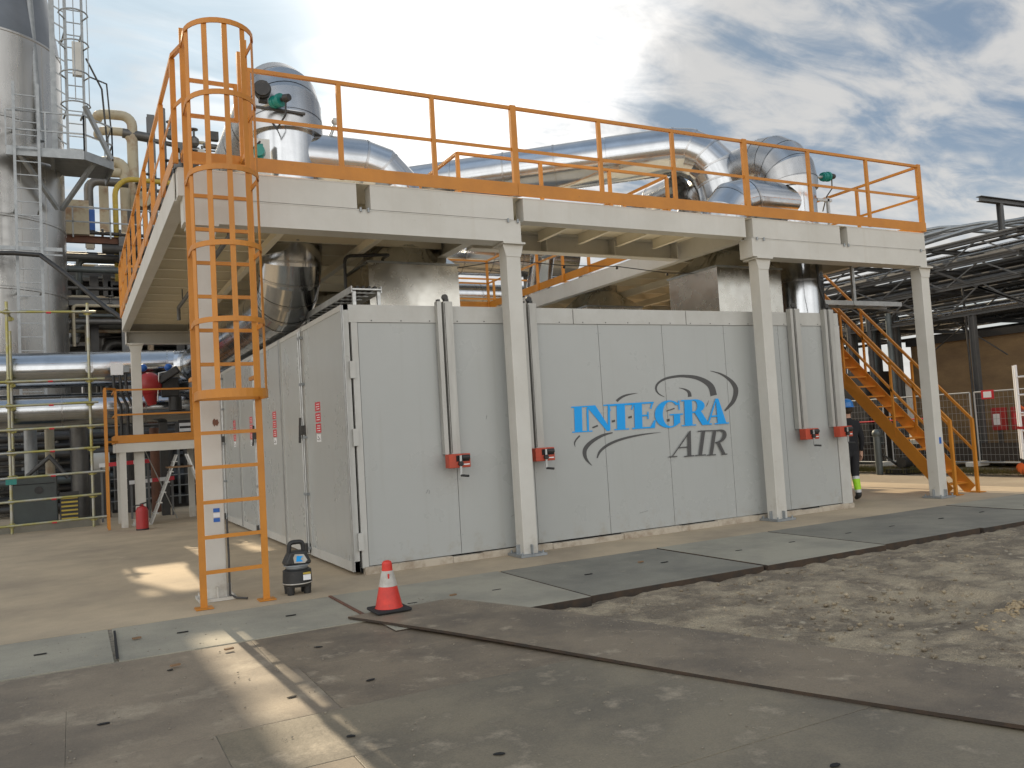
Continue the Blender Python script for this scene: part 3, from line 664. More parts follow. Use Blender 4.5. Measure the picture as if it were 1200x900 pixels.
# ------------------------------------------------------------------ caged ladder
ld = thing('caged_ladder', (-1.66, -.8, 0), 'orange caged ladder climbing the left front corner of the platform', 'ladder')
lx0, lx1, lyy = -1.99, -1.33, -.8
MB().bar((lx0, lyy, .012), (lx0, lyy, 6.42), .07, .028, (0, 1, 0)).build('stile', 'orange', ld)
MB().bar((lx1, lyy, .012), (lx1, lyy, 6.40), .07, .028, (0, 1, 0)).build('stile', 'orange', ld)
for x in (lx0, lx1):
    MB().box(x-.09, lyy-.09, .004, x+.09, lyy+.09, .016).build('foot_plate', 'orange', ld)
    MB().bar((x, lyy, 5.06), (x, -.46, 5.06), .05, .05).build('wall_bracket', 'orange', ld); MB().bar((x, lyy, 2.5), (x, -.39, 2.5), .04, .04).build('wall_bracket', 'orange', ld)
for k in range(13): MB().bar((lx0, lyy, .38+.377*k), (lx1, lyy, .38+.377*k), .03, .04).build('rung', 'orange', ld)
hx = (lx0+lx1)/2
def hoop(z, h=.055, r=.36, dep=.74):
    pts = [(lx0-.005, lyy)]+[(hx+r*math.cos(a), lyy-dep+r*.95+r*.95*(-math.sin(a)+0)) for a in []]
    P = []
    for i in range(17):
        a = math.pi+math.pi*i/16; P.append((hx+r*math.cos(a), lyy-dep*.45+dep*.55*math.sin(a)))
    P = [(lx0-.02, lyy)]+P+[(lx1+.02, lyy)]
    m = MB()
    n = len(P); v = []
    for (x, y) in P:
        dx, dy = x-hx, y-(lyy-.2); l = math.hypot(dx, dy); ex, ey = dx/l*.007, dy/l*.007
        v += [(x-ex, y-ey, z-h/2), (x-ex, y-ey, z+h/2), (x+ex, y+ey, z+h/2), (x+ex, y+ey, z-h/2)]
    f = []
    for i in range(n-1):
        for q in range(4): f.append((4*i+q, 4*i+(q+1) % 4, 4*i+4+(q+1) % 4, 4*i+4+q))
    m.add(v, f); m.build('cage_hoop', 'orange', ld); return P
hz = [2.28, 3.05, 3.85, 4.65, 5.45, 6.22]
for z in hz: P = hoop(z, 0.09 if z == 2.28 else .055)
for i in (2, 6, 9, 12, 16):
    x, y = P[i]; dx, dy = x-hx, y-(lyy-.2); l = math.hypot(dx, dy)
    MB().bar((x-dx/l*.013, y-dy/l*.013, 2.25), (x-dx/l*.013, y-dy/l*.013, 6.24), .055, .008, (dx/l, dy/l, 0)).build('cage_strap', 'orange', ld)
MB().bar((lx0, lyy-.02, 2.28), (lx1, lyy-.02, 2.28), .02, .08).build('cage_bar', 'orange', ld)

# ------------------------------------------------------------------ stairs on the right
st = thing('steel_stairs', (11.85, -.3, 0), 'orange steel staircase with handrails rising behind the right column', 'stairs')
sx0, sx1, sy, sl = 11.53, 12.2, -.15, 1.06
def sp_(x, z): return (x, sy+z/sl, z)
for x in (sx0, sx1):
    MB().bar((x, sy+.02, .04), sp_(x, 4.95), .02, .26).build('stringer', 'orange', st)
    MB().box(x-.1, sy-.22, .004, x+.1, sy+.06, .016).build('foot_plate', 'orange', st)
    MB().bar((x, sy-.12, .01), (x, sy-.12, 1.42), .055, .055).build('newel_post', 'orange', st)
    h = MB(); h.bar((x, sy-.12, 1.41), (x, sy-.12+3.55/sl, 1.41+3.55), .045, .045); h.bar((x, sy-.12, .80), (x, sy-.12+3.6/sl, .80+3.6), .04, .04); h.build('handrail', 'orange', st)
    for z in (1.15, 2.35, 3.5, 4.6): MB().bar(sp_(x, z), (x, sy+z/sl, z+1.5), .04, .04).build('baluster', 'orange', st)
for k in range(22):
    z = .18+k*.225
    if z < 4.9: MB().box(sx0+.012, sy+z/sl-.1, z-.015, sx1-.012, sy+z/sl+.1, z+.015).build('tread', 'orange', st)
MB().box(11.12, 4.55, 4.93, 12.25, 5.6, 4.97).build('landing', 'orange', st)
lp_ = MB()
for x in (12.22,):
    for y in (4.6, 5.55): lp_.bar((x, y, .0), (x, y, 6.2), .08, .08)
lp_.bar((12.22, 4.6, 6.2), (12.22, 5.55, 6.2), .045, .045); lp_.build('landing_support', 'orange', st)

# ------------------------------------------------------------------ ducts
def duct(parent, name, pts, r, m='alu', n=40, every=.8):
    b = MB(); b.tube(pts, r, n); k0 = len(b.f); seams(b, pts, r, n, every); o = b.build(name, m, parent)
    o.data.materials.append(M['alu2'])
    for p in o.data.polygons[k0:]: p.material_index = 1
    return o
d1 = thing('insulated_duct', (-.07, 2.6, 3.5), 'tall aluminium clad duct on the left, its elbow rising above the caged ladder', 'duct')
rr = .48; lx, ly_ = -.07, 2.62
duct(d1, 'lower_run', roundpath([(lx, 14.0, 4.02), (lx, ly_, 4.02), (lx, ly_, 5.2)], .78, 5), rr)
duct(d1, 'riser', [(lx, ly_, 5.2), (lx, ly_, 6.55)], rr+.02, every=.9)
duct(d1, 'top_elbow', roundpath([(lx, ly_, 6.55), (lx, ly_, 7.4), (lx, 9.5, 7.0), (lx, 10.5, 5.0)], .62, 4), rr+.10, 'alu2')
duct(d1, 'branch', roundpath([(lx, ly_, 6.22), (1.75, ly_, 6.22), (1.75, ly_, 4.9)], .62, 3), .44)
d2 = thing('insulated_duct', (9.43, 1.25, 3.5), 'aluminium clad duct on the right with wrinkled collar and teal instrument', 'duct')
rx, ry = 9.46, 1.25
duct(d2, 'riser', [(rx, ry, 3.3), (rx, ry, 5.2), (rx, ry, 6.3)], .48)
duct(d2, 'top_elbow', roundpath([(rx, ry, 6.1), (rx, ry, 6.82), (rx, 3.6, 6.82), (rx, 4.4, 5.4)], .60, 4), .53, 'alu2')
duct(d2, 'branch', roundpath([(rx, ry, 5.78), (7.62, ry, 5.78), (7.62, ry, 4.7)], .60, 3), .44)
d3 = thing('insulated_duct', (3, 7, 7), 'long shiny cross duct spanning between the two risers above the deck', 'duct')
duct(d3, 'cross_run', [(1.6, 8.2, 7.1), (3.5, 6.85, 7.22), (5.4, 5.5, 7.32), (7.2, 4.2, 7.42)], .50)
duct(d3, 'elbow', roundpath([(7.2, 4.2, 7.42), (9.0, 2.92, 7.5), (9.35, 2.55, 4.6)], .95, 4), .505)
d4 = thing('insulated_duct', (8.7, 4.2, 6.7), 'short sloping duct catching the sun below the long cross duct', 'duct')
duct(d4, 'pipe', [(8.62, 3.6, 6.72), (8.62, 9.5, 6.72), (8.62, 10.2, 5.0)], .34)
# background ducts seen through the opening
for z, x0, x1, yb, r, lab in ((7.35, 1.0, 11.6, 12.9, .72, 'big background duct seen through the platform opening, upper one'), (6.1, 1.0, 11.6, 13.6, .40, 'background duct seen through the platform opening, lower one')):
    t = thing('background_duct', (x0, yb, z), lab, 'duct'); duct(t, 'pipe', [(x0, yb, z), (5.6, yb, z), (8.5, yb, z), (x1, yb, z)], r, 'alu')
    sp2 = MB(); sp2.box(3.4, yb-.15, 0, 3.7, yb+.15, z-r+.02); sp2.box(9.9, yb-.15, 0, 10.2, yb+.15, z-r+.02); sp2.build('support', 'greysteel', t)
# horizontal ducts on the left
t = thing('horizontal_duct', (-8, 14, 3.9), 'upper shiny duct running left behind the scaffold to the elbow', 'duct')
duct(t, 'pipe', roundpath([(-12, 14.0, 3.88), (lx, 14.0, 4.0), (lx, 12.4, 4.02)], .75, 5), .455, 'alu', every=1.7)
pv = MB(); pv.cyl((-2.75, 13.56, 3.93), (-2.75, 13.52, 3.93), .10); pv.cyl((-1.95, 13.56, 3.93), (-1.95, 13.52, 3.93), .10); pv.build('inspection_cap', 'alu2', t)
t = thing('horizontal_duct', (-8, 14, 2.9), 'lower shiny duct running left behind the scaffold', 'duct')
duct(t, 'pipe', [(-12, 14.05, 2.92), (-3.4, 14.05, 2.92), (2.5, 14.05, 2.92)], .44, 'alu', every=1.9)
for x in (-5.5, -1.0): MB().box(x-.1, 13.9, 0, x+.1, 14.2, 2.5).build('support', 'darksteel', t)
# hoods
def hood(x0, x1, y0, y1, zt, zn, lab):
    h = thing('extraction_hood', ((x0+x1)/2, (y0+y1)/2, 3.47), lab, 'duct hood', 'sheet metal hoods on the enclosure roof')
    MB().box(x0, y0, 3.47, x1, y1, zt).build('plenum', 'tin', h)
    fl = MB(); fl.box(x0-.025, y0-.025, zt, x1+.025, y1+.025, zt+.03); fl.build('flange', 'galvdull', h)
    cx, cy = (x0+x1)/2, (y0+y1)/2; n = 32; r = .44; b = MB(); rect = []; cir = []
    for k in range(n):
        a = 2*math.pi*(k+.5)/n; dx, dy = math.cos(a), math.sin(a); s = min((x1-x0)/2/abs(dx), (y1-y0)/2/abs(dy)); rect.append((cx+dx*s, cy+dy*s, zt+.03)); cir.append((cx+dx*r, cy+dy*r, zn))
    b.add(rect+cir, [(k, (k+1) % n, n+(k+1) % n, n+k) for k in range(n)]); b.build('transition', 'tin', h)
    MB().cyl((cx, cy, zn-.01), (cx, cy, zn+.5), r, n=32).build('neck', 'alu2', h)
hood(.98, 2.52, 2.0, 3.2, 4.48, 4.9, 'sheet metal hood with sloping top under the left front beam')
hood(6.85, 8.37, .62, 1.95, 4.36, 4.76, 'sheet metal hood with crinkled reflections right of the third column')
hood(7.0, 8.5, 5.0, 6.3, 4.36, 4.76, 'dim sheet metal hood farther back under the right wing')
hood(.98, 2.52, 6.2, 7.4, 4.48, 4.9, 'dim sheet metal hood farther back under the left wing')
# instruments
def gauge(c, dirx, lab, arm, drop):
    g = thing('instrument', c, lab, 'instrument'); c = Vector(c); a = Vector(dirx)
    MB().tube([c-a*arm, c], .028, 8).build('sensor_stem', 'galv', g)
    a = a.normalized(); hb = MB(); hb.cyl(c-a*.02, c+a*.15, .085, n=18); hb.cyl(c+a*.12, c+a*.17, .10, n=18); hb.cyl(c+a*.02, c+a*.05, .095, n=18)
    hb.build('housing', 'teal', g)
    MB().tube([c+a*.17, c+a*.21, c+a*.24, c+a*.33], .06, 12, rs=[.03, .03, .065, .05]).build('gland', 'black', g)
    MB().tube([c+a*.26, c+a*.24+Vector((0, 0, -.25)), c+a*.05+Vector((0, 0, -.42)), c-a*.08+Vector((0, 0, -drop))], .014, 6).build('cable', 'black', g)
gauge((10.35, 1.2, 6.45), (1, 0, .12), 'teal instrument head on the right riser above the guardrail', .45, .7)
gauge((-.38, 2.0, 6.86), (.5, -.8, 0), 'teal instrument with black cable on the left riser', .3, .25)
g = thing('valve_actuator', (-.5, 2.05, 7.02), 'black round actuator on the left riser collar', 'actuator')
MB().cyl((-.52, 2.08, 7.02), (-.56, 1.88, 7.02), .115, n=20).cyl((-.545, 1.95, 7.02), (-.55, 1.92, 7.02), .13, n=20).box(-.58, 2.0, 6.86, -.46, 2.1, 7.18).build('body', 'black', g); MB().bar((-.66, 2.05, 6.78), (.1, 2.02, 6.75), .05, .03).build('bracket', 'darksteel', g)
g = thing('instrument', (-.62, 1.9, 6.0), 'teal and black instrument seen through the ladder cage', 'instrument')
MB().cyl((-.62, 1.96, 6.05), (-.66, 1.84, 6.05), .085, n=18).box(-.68, 1.9, 5.93, -.58, 1.98, 6.17).build('housing', 'teal', g); MB().tube([(-.62, 1.9, 6.2), (-.8, 1.85, 6.0), (-.75, 1.9, 5.6), (-.55, 2.0, 5.55)], .016, 6).build('cable', 'black', g)
MB().box(-.75, 2.05, 5.0, -.45, 2.12, 6.3).build('mounting_plate', 'lightgrey', g)
g = thing('strut_post', (10.3, 1.1, 5), 'perforated galvanised strut beside the right riser', 'strut'); MB().bar((10.2, 1.0, 4.97), (10.2, 1.0, 5.95), .05, .05).build('channel', 'galv', g); MB().bar((9.9, 1.0, 5.9), (10.3, 1.0, 5.9), .05, .05).build('arm', 'galv', g)
g = thing('nozzle', (.55, 2.6, 6.7), 'small white sampling nozzle on the left branch duct', 'nozzle')
MB().tube([(.62, 2.6, 6.6), (.72, 2.6, 6.85)], .03, 8).build('stem', 'galv', g); MB().sphere((.74, 2.6, 6.92), .06).build('head', 'lightgrey', g)

# ------------------------------------------------------------------ cable trays, lighting strings
def tray(pts, wdt, lab, hang):
    t = thing('cable_tray', pts[0], lab, 'cable tray'); p, q = Vector(pts[0]), Vector(pts[1]); dv = (q-p).normalized(); sdv = Vector((-dv.y, dv.x, 0))*wdt/2
    r = MB()
    for s in (1, -1): r.bar(p+sdv*s, q+sdv*s, .015, .09)
    L_ = (q-p).length; k = int(L_/.28)
    for i in range(k+1): c = p+dv*(L_*i/k); r.bar(c-sdv, c+sdv, .03, .02)
    r.build('ladder_tray', 'galv', t)
    cb_ = MB()
    for i in range(4): cb_.tube([p+sdv*(.6-.4*i)+Vector((0, 0, .03)), q+sdv*(.6-.4*i)+Vector((0, 0, .03))], .022, 6)
    cb_.build('cables', 'black', t)
    for a, b in hang: MB().bar(a, b, .045, .045).build('hanger', 'galv', t)
    return t
tray([(.42, .45, 3.76), (.42, 9.5, 3.76)], .42, 'galvanised cable tray with black cables along the left roof edge', [((.25, .5, 3.48), (.25, .5, 3.74)), ((.6, .5, 3.48), (.6, .5, 3.74)), ((.25, 3, 3.48), (.25, 3, 3.74)), ((.25, 6, 3.48), (.25, 6, 3.74))])
tray([(9.55, 1.0, 3.82), (11.9, 1.0, 3.82)], .36, 'cable tray hung on struts right of the enclosure', [((10.5, .82, 3.78), (10.5, .82, 4.62)), ((10.93, 1.15, 3.78), (10.93, 1.15, 4.62))])
t = MB().tube(roundpath([(.45, 1.5, 3.8), (.45, 1.5, 4.45), (1.15, 1.5, 4.5), (1.3, 2.4, 4.6)], .1, 3), .025, 8).build('conduit', 'black'); tag(t, 'thin black conduit bending up beside the left hood', 'conduit')
t = MB().tube([(8.95, .3, 4.6), (9.0, .32, 4.0), (9.1, .32, 3.72), (9.12, .3, 3.5)], .022, 8).build('hanging_cable', 'black'); tag(t, 'black cable hanging down beside the right hood', 'cable')
t = thing('drain_pipe', (-1.2, 3, 4.4), 'thin grey pipe hung below the left deck', 'pipe'); MB().tube([(-1.25, .3, 4.55), (-1.25, 7.2, 4.55), (-1.25, 7.2, 4.3)], .035, 8).build('pipe', 'greysteel', t)
for y in (1.2, 4.0, 6.5): MB().bar((-1.25, y, 4.55), (-1.25, y, 4.8), .02, .02).build('hanger', 'greysteel', t)
t = thing('light_string', (3, 1.6, 4.5), 'thin wire with small bulbs strung below the middle walkway', 'light string')
pts = [(2.3, 1.55, 4.35), (3.2, 1.58, 4.52), (4.3, 1.55, 4.47), (5.4, 1.56, 4.5), (6.5, 1.55, 4.42), (7.2, .9, 4.3)]
MB().tube(pts, .008, 6).build('wire', 'black', t)
for p in pts[1:]: MB().sphere((p[0], p[1], p[2]-.03), .025, n=8, m=6).build('bulb', 'black', t)

# ------------------------------------------------------------------ tower at the left
tw = thing('process_tower', (-5.75, 22, 0), 'huge metal clad process tower with grey cone, cut off by the left edge', 'tower')
TX, TY, TR = -5.78, 22.0, 2.6
MB().lathe((TX, TY, 0), [(TR, 0), (TR, 5.0), (TR, 10), (TR, 15.4)], 72).build('shell', 'tower', tw)
MB().lathe((TX, TY, 0), [(TR-.02, 15.4), (TR-.12, 16.2), (TR-.5, 18.5), (TR-.9, 22), (TR-1.4, 27)], 72).build('cone', 'cone_top', tw)
for z in (2.6, 5.0, 7.1, 9.4, 12.6, 15.4): MB().lathe((TX, TY, 0), [(TR, z-.05), (TR+.018, z-.03), (TR+.018, z+.03), (TR, z+.05)], 72).build('seam_band', 'tower', tw)
b = MB()
for a in (-130, -112, -92, -75, -58, -38):
    x, y = TX+(TR+.004)*math.cos(R(a)), TY+(TR+.004)*math.sin(R(a)); MB().bar((x, y, 0), (x, y, 15.3), .03, .012, (math.cos(R(a)), math.sin(R(a)), 0)).build('vertical_seam', 'tower', tw)
for dx in (.62, .98):
    MB().tube([(TX+dx*2.0, TY-TR*.72-.1, 12), (TX+dx*2.0-.3, TY-TR*.6, 18), (TX+dx*1.2, TY-1.6, 24)], .11, 10).build('riser_pipe', 'galvdull', tw)
pl = MB().prism([(-4.75, 18.95), (-2.6, 18.8), (-1.75, 19.6), (-1.9, 21.5), (-3.2, 21.5), (-3.6, 20.3), (-4.6, 19.7)], 'z', 11.35, 11.42).build('service_platform', 'galvdull', tw)
b = MB(); edge = [(-4.75, 18.95), (-2.6, 18.8), (-1.75, 19.6), (-1.9, 21.5)]
for a, c in zip(edge, edge[1:]): b.bar((*a, 11.26), (*c, 11.26), .06, .28)
b.bar((-4.4, 19.0, 11.2), (-3.4, 20.4, 9.9), .12, .12); b.bar((-2.3, 19.2, 11.2), (-3.3, 20.5, 9.9), .12, .12); b.bar((-3.5, 18.9, 11.25), (-3.5, 20.3, 11.25), .12, .2); b.build('edge_beam', 'galvdull', pl)
b = MB()
for a, c in zip(edge, edge[1:]):
    for z in (11.95, 12.55): b.bar((*a, z), (*c, z), .045, .045)
    k = max(1, int((Vector(c)-Vector(a)).length/.9))
    for i in range(k+1): q = Vector(a).lerp(Vector(c), i/k); b.bar((q.x, q.y, 11.4), (q.x, q.y, 12.55), .045, .045)
b.bar((-2.55, 18.85, 12.9), (-1.8, 19.4, 11.4), .12, .12); b.build('handrail', 'galvdull', pl)
def wall_ladder(x0, x1, y, z0, z1, cage, nm='access_ladder'):
    l_ = MB(); l_.bar((x0, y, z0), (x0, y, z1), .08, .05); l_.bar((x1, y, z0), (x1, y, z1), .08, .05); z = z0+.2
    while z < z1: l_.bar((x0, y, z), (x1, y, z), .03, .03); z += .42
    o = l_.build(nm, 'galvdull', tw)
    if cage:
        c = MB(); z = cage
        while z < z1:
            P = [((x0+x1)/2+.42*math.cos(R(a)), y-.35+.45*math.sin(R(a)), z) for a in range(180, 361, 20)]; c.tube([(x0, y, z)]+P+[(x1, y, z)], .025, 6); z += 1.0
        for a in (200, 240, 270, 300, 340): xx = (x0+x1)/2+.42*math.cos(R(a)); yy = y-.35+.45*math.sin(R(a)); c.tube([(xx, yy, cage), (xx, yy, z1)], .016, 5)
        c.build('cage', 'galvdull', o)
    b_ = MB(); z = z0+1.5
    while z < z1: b_.bar((x0, y, z), (x0-.1, y+.9, z), .05, .05); b_.bar((x1, y, z), (x1-.1, y+.9, z), .05, .05); z += 2.6
    b_.build('standoff', 'galvdull', o)
wall_ladder(-3.05, -2.55, 19.3, 11.4, 24, 12.9)
wall_ladder(-4.52, -3.86, 18.8, .2, 13.4, 0)
b = MB(); b.bar((-3.42, 19.5, 11.4), (-3.42, 19.5, 24), .16, .12); z = 12
while z < 24: b.bar((-3.42, 19.5, z), (-3.05, 19.4, z-.25), .04, .04); z += .55
b.build('ladder_frame', 'galvdull', tw)
MB().box(-2.86, 19.1, 14.0, -2.55, 19.3, 15.1).build('junction_box', 'lightgrey', tw)
b = MB(); b.tube([(-2.45, 19.6, 14.8), (-2.0, 19.8, 13.9), (-1.85, 20, 11.6)], .03, 6); b.tube([(-2.4, 19.6, 14.2), (-1.85, 19.8, 14.1), (-1.75, 20, 12.6)], .025, 6); b.build('hose', 'darksteel', tw)
MB().tube([(-6.5, 18.6, 7.9), (-4.6, 18.5, 7.95), (-3.9, 18.4, 7.9), (-3.2, 17.8, 7.2), (-2.2, 17, 6.1), (-1.0, 16, 5.0)], .07, 8).build('power_cable', 'black', tw)
b = MB(); b.bar((-7, 18.7, 8.15), (-3.3, 18.9, 8.2), .05, .12); b.bar((-7, 18.7, 7.98), (-3.3, 18.9, 8.02), .05, .05); b.build('cable_bracket', 'galvdull', tw)

# ------------------------------------------------------------------ process unit behind the left wing
pu = thing('process_unit', (-1, 26, 0), 'dense steel pipe frame with many pipes between the tower and platform', 'process unit')
cxs = [-3.6, -1.3, 1.0, 3.4, 6.0]
for x in cxs:
    for y in (24, 30): MB().ibeam((x, y, 0), (x, y, 9.9), .26, .28, up=(0, 1, 0)).build('column', 'greysteel', pu)
for z in (3.2, 5.4, 7.4, 9.75):
    for y in (24, 30): MB().ibeam((-4.2, y, z), (6.6, y, z), .2, .26).build('beam', 'rust' if z > 9 else 'greysteel', pu)
    for x in cxs: MB().ibeam((x, 24, z), (x, 30, z), .18, .24).build('cross_beam', 'darksteel', pu)
for x0, x1, z0, z1 in ((-3.6, -1.3, 0, 3.2), (-1.3, 1.0, 3.2, 5.4), (1.0, -1.3, 0, 3.2), (1, 3.4, 0, 3.2)): MB().bar((x0, 24.05, z0), (x1, 24.05, z1), .12, .08).build('brace', 'galvdull', pu)
mts = ['rackpipe', 'pipegreen', 'greysteel', 'darksteel', 'alu2', 'galvdull', 'rackpipe', 'cream']
for i in range(64):
    z = random.uniform(2.9, 9.6); y = random.uniform(23.6, 30.5); r = random.choice((.05, .07, .09, .13, .18)); x0 = random.uniform(-4.2, -1.5); x1 = random.uniform(1.5, 6.5)
    pts = [(x0, y, z), (x1, y, z)]
    if random.random() < .5: pts = [(x0, y, z-random.uniform(.6, 2))]+pts
    if random.random() < .4: pts = pts+[(x1, y, z+random.uniform(.5, 1.5))]
    MB().tube(roundpath(pts, r*2.2, 4), r, 10).build('pipe', random.choice(mts), pu)
for z in (5.56, 7.56): MB().box(-4.2, 24.2, z, 6.4, 29.8, z+.05).build('grating_deck', 'darksteel', pu)
for i in range(34):
    z = random.uniform(6.6, 9.5); y = random.uniform(23.7, 29); r = random.choice((.06, .09, .12, .2)); x0 = random.uniform(-4.3, -2.5); x1 = random.uniform(.5, 4)
    pts = [(x0, y, z-random.choice((0, .5, 1.5))-.01), (x0, y, z), (x1, y, z)]; MB().tube(roundpath(pts, r*2, 4), r, 10).build('pipe', random.choice(mts), pu)
for i in range(26):
    x = random.uniform(-4, 5); y = random.uniform(23.5, 29.5); r = random.choice((.05, .08, .12, .2)); z1 = random.uniform(4, 10.5)
    MB().tube([(x, y, random.uniform(0, 2)), (x, y, z1)], r, 10).build('riser_pipe', random.choice(mts), pu)
for x, y, z, r, l in ((-2.9, 26.5, 8.4, .7, 3.5), (.5, 27.5, 6.4, .75, 5), (-1.5, 28.5, 4.3, .8, 6), (3.5, 26, 8.5, .7, 4), (1.0, 29.5, 8.4, .7, 5)):
    MB().tube([(x-l/2-.3, y, z), (x-l/2, y, z), (x+l/2, y, z), (x+l/2+.3, y, z)], r, 24, rs=[r*.5, r, r, r*.5]).build('vessel', random.choice(('pipegreen', 'darksteel', 'greysteel')), pu)
b = MB()
for z in (10.4, 10.95):
    b.bar((-4.2, 23.9, z), (3.5, 23.9, z), .05, .05)
for i in range(7): x = -4.2+i*1.25; b.bar((x, 23.9, 9.8), (x, 23.9, 10.95), .05, .05)
b.build('handrail', 'galvdull', pu)
# valves on a pipe: small flanged stubs
b = MB()
for x in (-2.0, -1.4, -.9): b.cyl((x, 24.3, 10.1), (x+.08, 24.3, 10.1), .18, n=12)
b.tube([(-2.6, 24.3, 10.1), (1.2, 24.3, 10.05)], .07, 8); b.build('valve', 'darksteel', pu)
b = MB()
for k in range(26):
    x = random.uniform(-4, 4); z = random.choice((3.3, 5.6, 7.6, 9.9)); h = random.uniform(.3, 1.3); ww = random.uniform(.15, .5); MB().box(x, 24.4, z, x+ww, 24.4+ww, z+h).build('equipment_box', 'darksteel', pu)
for k in range(10):
    x = random.uniform(-3.9, 1.0); z = random.uniform(3.6, 9.2); MB().lathe((x, 24.0, z), [(.001, -.16), (.1, -.16), (.16, -.1), (.16, .1), (.1, .16), (.04, .18), (.04, .4), (.16, .41), (.16, .44), (.001, .44)], 14).build('valve_body', random.choice(('pipegreen', 'rackpipe', 'red', 'darksteel')), pu)
# tall stack column with cream header pipes
tk = thing('stack_column', (.2, 27, 0), 'grey steel mast with small flues rising behind the left guardrail', 'mast')
MB().ibeam((.1, 27, 0), (.1, 27, 15.9), .3, .34, up=(0, 1, 0)).build('column', 'greysteel', tk)
for dx, h, r in ((-.35, 13.2, .10), (-.6, 12.6, .08), (.45, 16.2, .13), (.8, 13.6, .1), (1.3, 14.6, .12)):
    MB().tube([(.1+dx, 26.8, 6), (.1+dx, 26.8, h)], r, 10).build('flue', 'darksteel' if dx < 0 else 'greysteel', tk)
MB().tube([(-1.0, 26.9, 15.0), (.1, 26.9, 14.9)], .2, 10).build('header_piping', 'rackpipe', tk); MB().tube([(.2, 26.9, 14.8), (2.0, 26.9, 14.6)], .1, 10).build('header_piping', 'rackpipe', tk); MB().tube([(.2, 26.9, 13.1), (2.4, 26.9, 13.0)], .12, 10).build('header_piping', 'rackpipe', tk); MB().box(-.5, 26.5, 12.0, 2.6, 27.6, 12.2).build('header_piping', 'rackpipe', tk); MB().box(.4, 26.2, 10.6, 2.6, 27.5, 10.75).build('header_piping', 'rackpipe', tk)
for i in range(16): x = random.uniform(.3, 2.4); z = random.uniform(10.7, 13.6); MB().box(x, 26.6, z, x+random.uniform(.1, .5), 26.9, z+random.uniform(.08, .4)).build('header_piping', 'rackpipe', tk)
for i in range(30):
    x = random.uniform(-.5, 2.8); z = random.uniform(11.4, 15.2); ln = random.uniform(.4, 1.6)
    if i % 3 == 0: MB().tube(roundpath([(x, 26.9, z), (x+ln, 26.9, z), (x+ln, 26.9, z-random.uniform(.4, 2))], .15, 3), random.choice((.05, .08, .12)), 8).build('branch_pipe', random.choice(('rackpipe', 'darksteel', 'cream', 'greysteel')), tk)
    elif i % 3 == 1: MB().lathe((x, 26.6, z), [(.001, -.22), (.13, -.22), (.2, -.12), (.2, .1), (.1, .2), (.05, .22), (.05, .5), (.18, .5), (.18, .54), (.001, .54)], 12).build('valve_body', random.choice(('darksteel', 'rackpipe', 'greysteel')), tk)
    else: MB().box(x, 26.7, z, x+random.uniform(.1, .6), 27.0, z+random.uniform(.1, .6)).build('junction_box', random.choice(('darksteel', 'lightgrey', 'rust', 'greysteel')), tk)
for x in (1.2, 2.6): MB().ibeam((x, 27.3, 0), (x, 27.3, 14.6), .22, .24, up=(0, 1, 0)).build('column', 'greysteel', tk)
MB().cyl((-.35, 26.5, 12.1), (-.35, 26.3, 12.1), .32, n=18).build('fan_drum', 'cream', tk)
ck = thing('cream_pipe_loop', (-1, 27, 9), 'cream painted pipes bending left in U loops, rust flecked', 'pipe')
for z, xb, r in ((15.75, -.72, .2), (15.05, -.78, .17), (13.75, -1.05, .22)):
    MB().tube(roundpath([(-1.9, 27.6, z), (-1.9, 27.0, z), (xb+.1, 26.9, z), (xb+.1, 26.9, 9.0)], .42, 5), r, 14).build('loop', 'cream', ck)
MB().tube(roundpath([(-1.9, 27.6, 13.3), (-1.9, 27.0, 13.3), (-1.1, 26.9, 13.3)], .4, 4), .2, 14).build('loop', 'cream', ck)
MB().box(-1.95, 26.8, 10.7, -1.6, 27.1, 12.9).build('cabinet', 'cream', ck)
yk = thing('yellow_davit', (-1.3, 26, 9), 'yellow curved post hooking over behind the left wing', 'davit')
MB().tube(roundpath([(-1.45, 25.0, 6.5), (-1.45, 25.0, 12.5), (1.6, 25.2, 12.5)], .7, 6), .1, 12).build('post', 'yellow', yk)
wk = thing('white_pipe_riser', (-2.4, 26, 9), 'pale pipe with elbow standing on the frame left of the yellow post', 'pipe')
MB().tube(roundpath([(-2.35, 26, 9.9), (-2.35, 26, 12.6), (-.9, 26, 12.6)], .35, 4), .17, 12).build('pipe', 'rackpipe', wk); MB().bar((-2.35, 25.8, 9.8), (-2.35, 25.8, 11.5), .28, .2).build('panel', 'lightgrey', wk)
MB().tube([(1.0, 28, 9.6), (1.8, 28, 12.8)], .3, 12).build('inclined_pipe', 'greysteel', wk)
bx = thing('rooftop_box', (-3.1, 24, 10), 'beige box unit on the frame deck beside the tower', 'box unit'); MB().box(-3.5, 24.2, 10.0, -2.4, 25.2, 11.3).build('casing', 'cream', bx); MB().box(-2.39, 24.3, 10.2, -2.2, 25, 11.0).build('blue_side', 'blue', bx)
# small scaffold seen through the cage
sc = thing('scaffold', (3.2, 28, 10), 'small grey scaffold high behind the ladder cage', 'scaffold')
b = MB()
for x in (2.2, 3.3, 4.2): b.tube([(x, 27.5, 9.5), (x, 27.5, 15.0 if x < 4 else 15.8)], .045, 6)
for z in (11.6, 12.6, 13.6, 14.8): b.tube([(1.9, 27.5, z), (4.5, 27.5, z+.05)], .04, 6)
b.tube([(3.3, 27.5, 11.6), (4.2, 27.5, 13.6)], .04, 6); b.build('tubes', 'greysteel', sc)
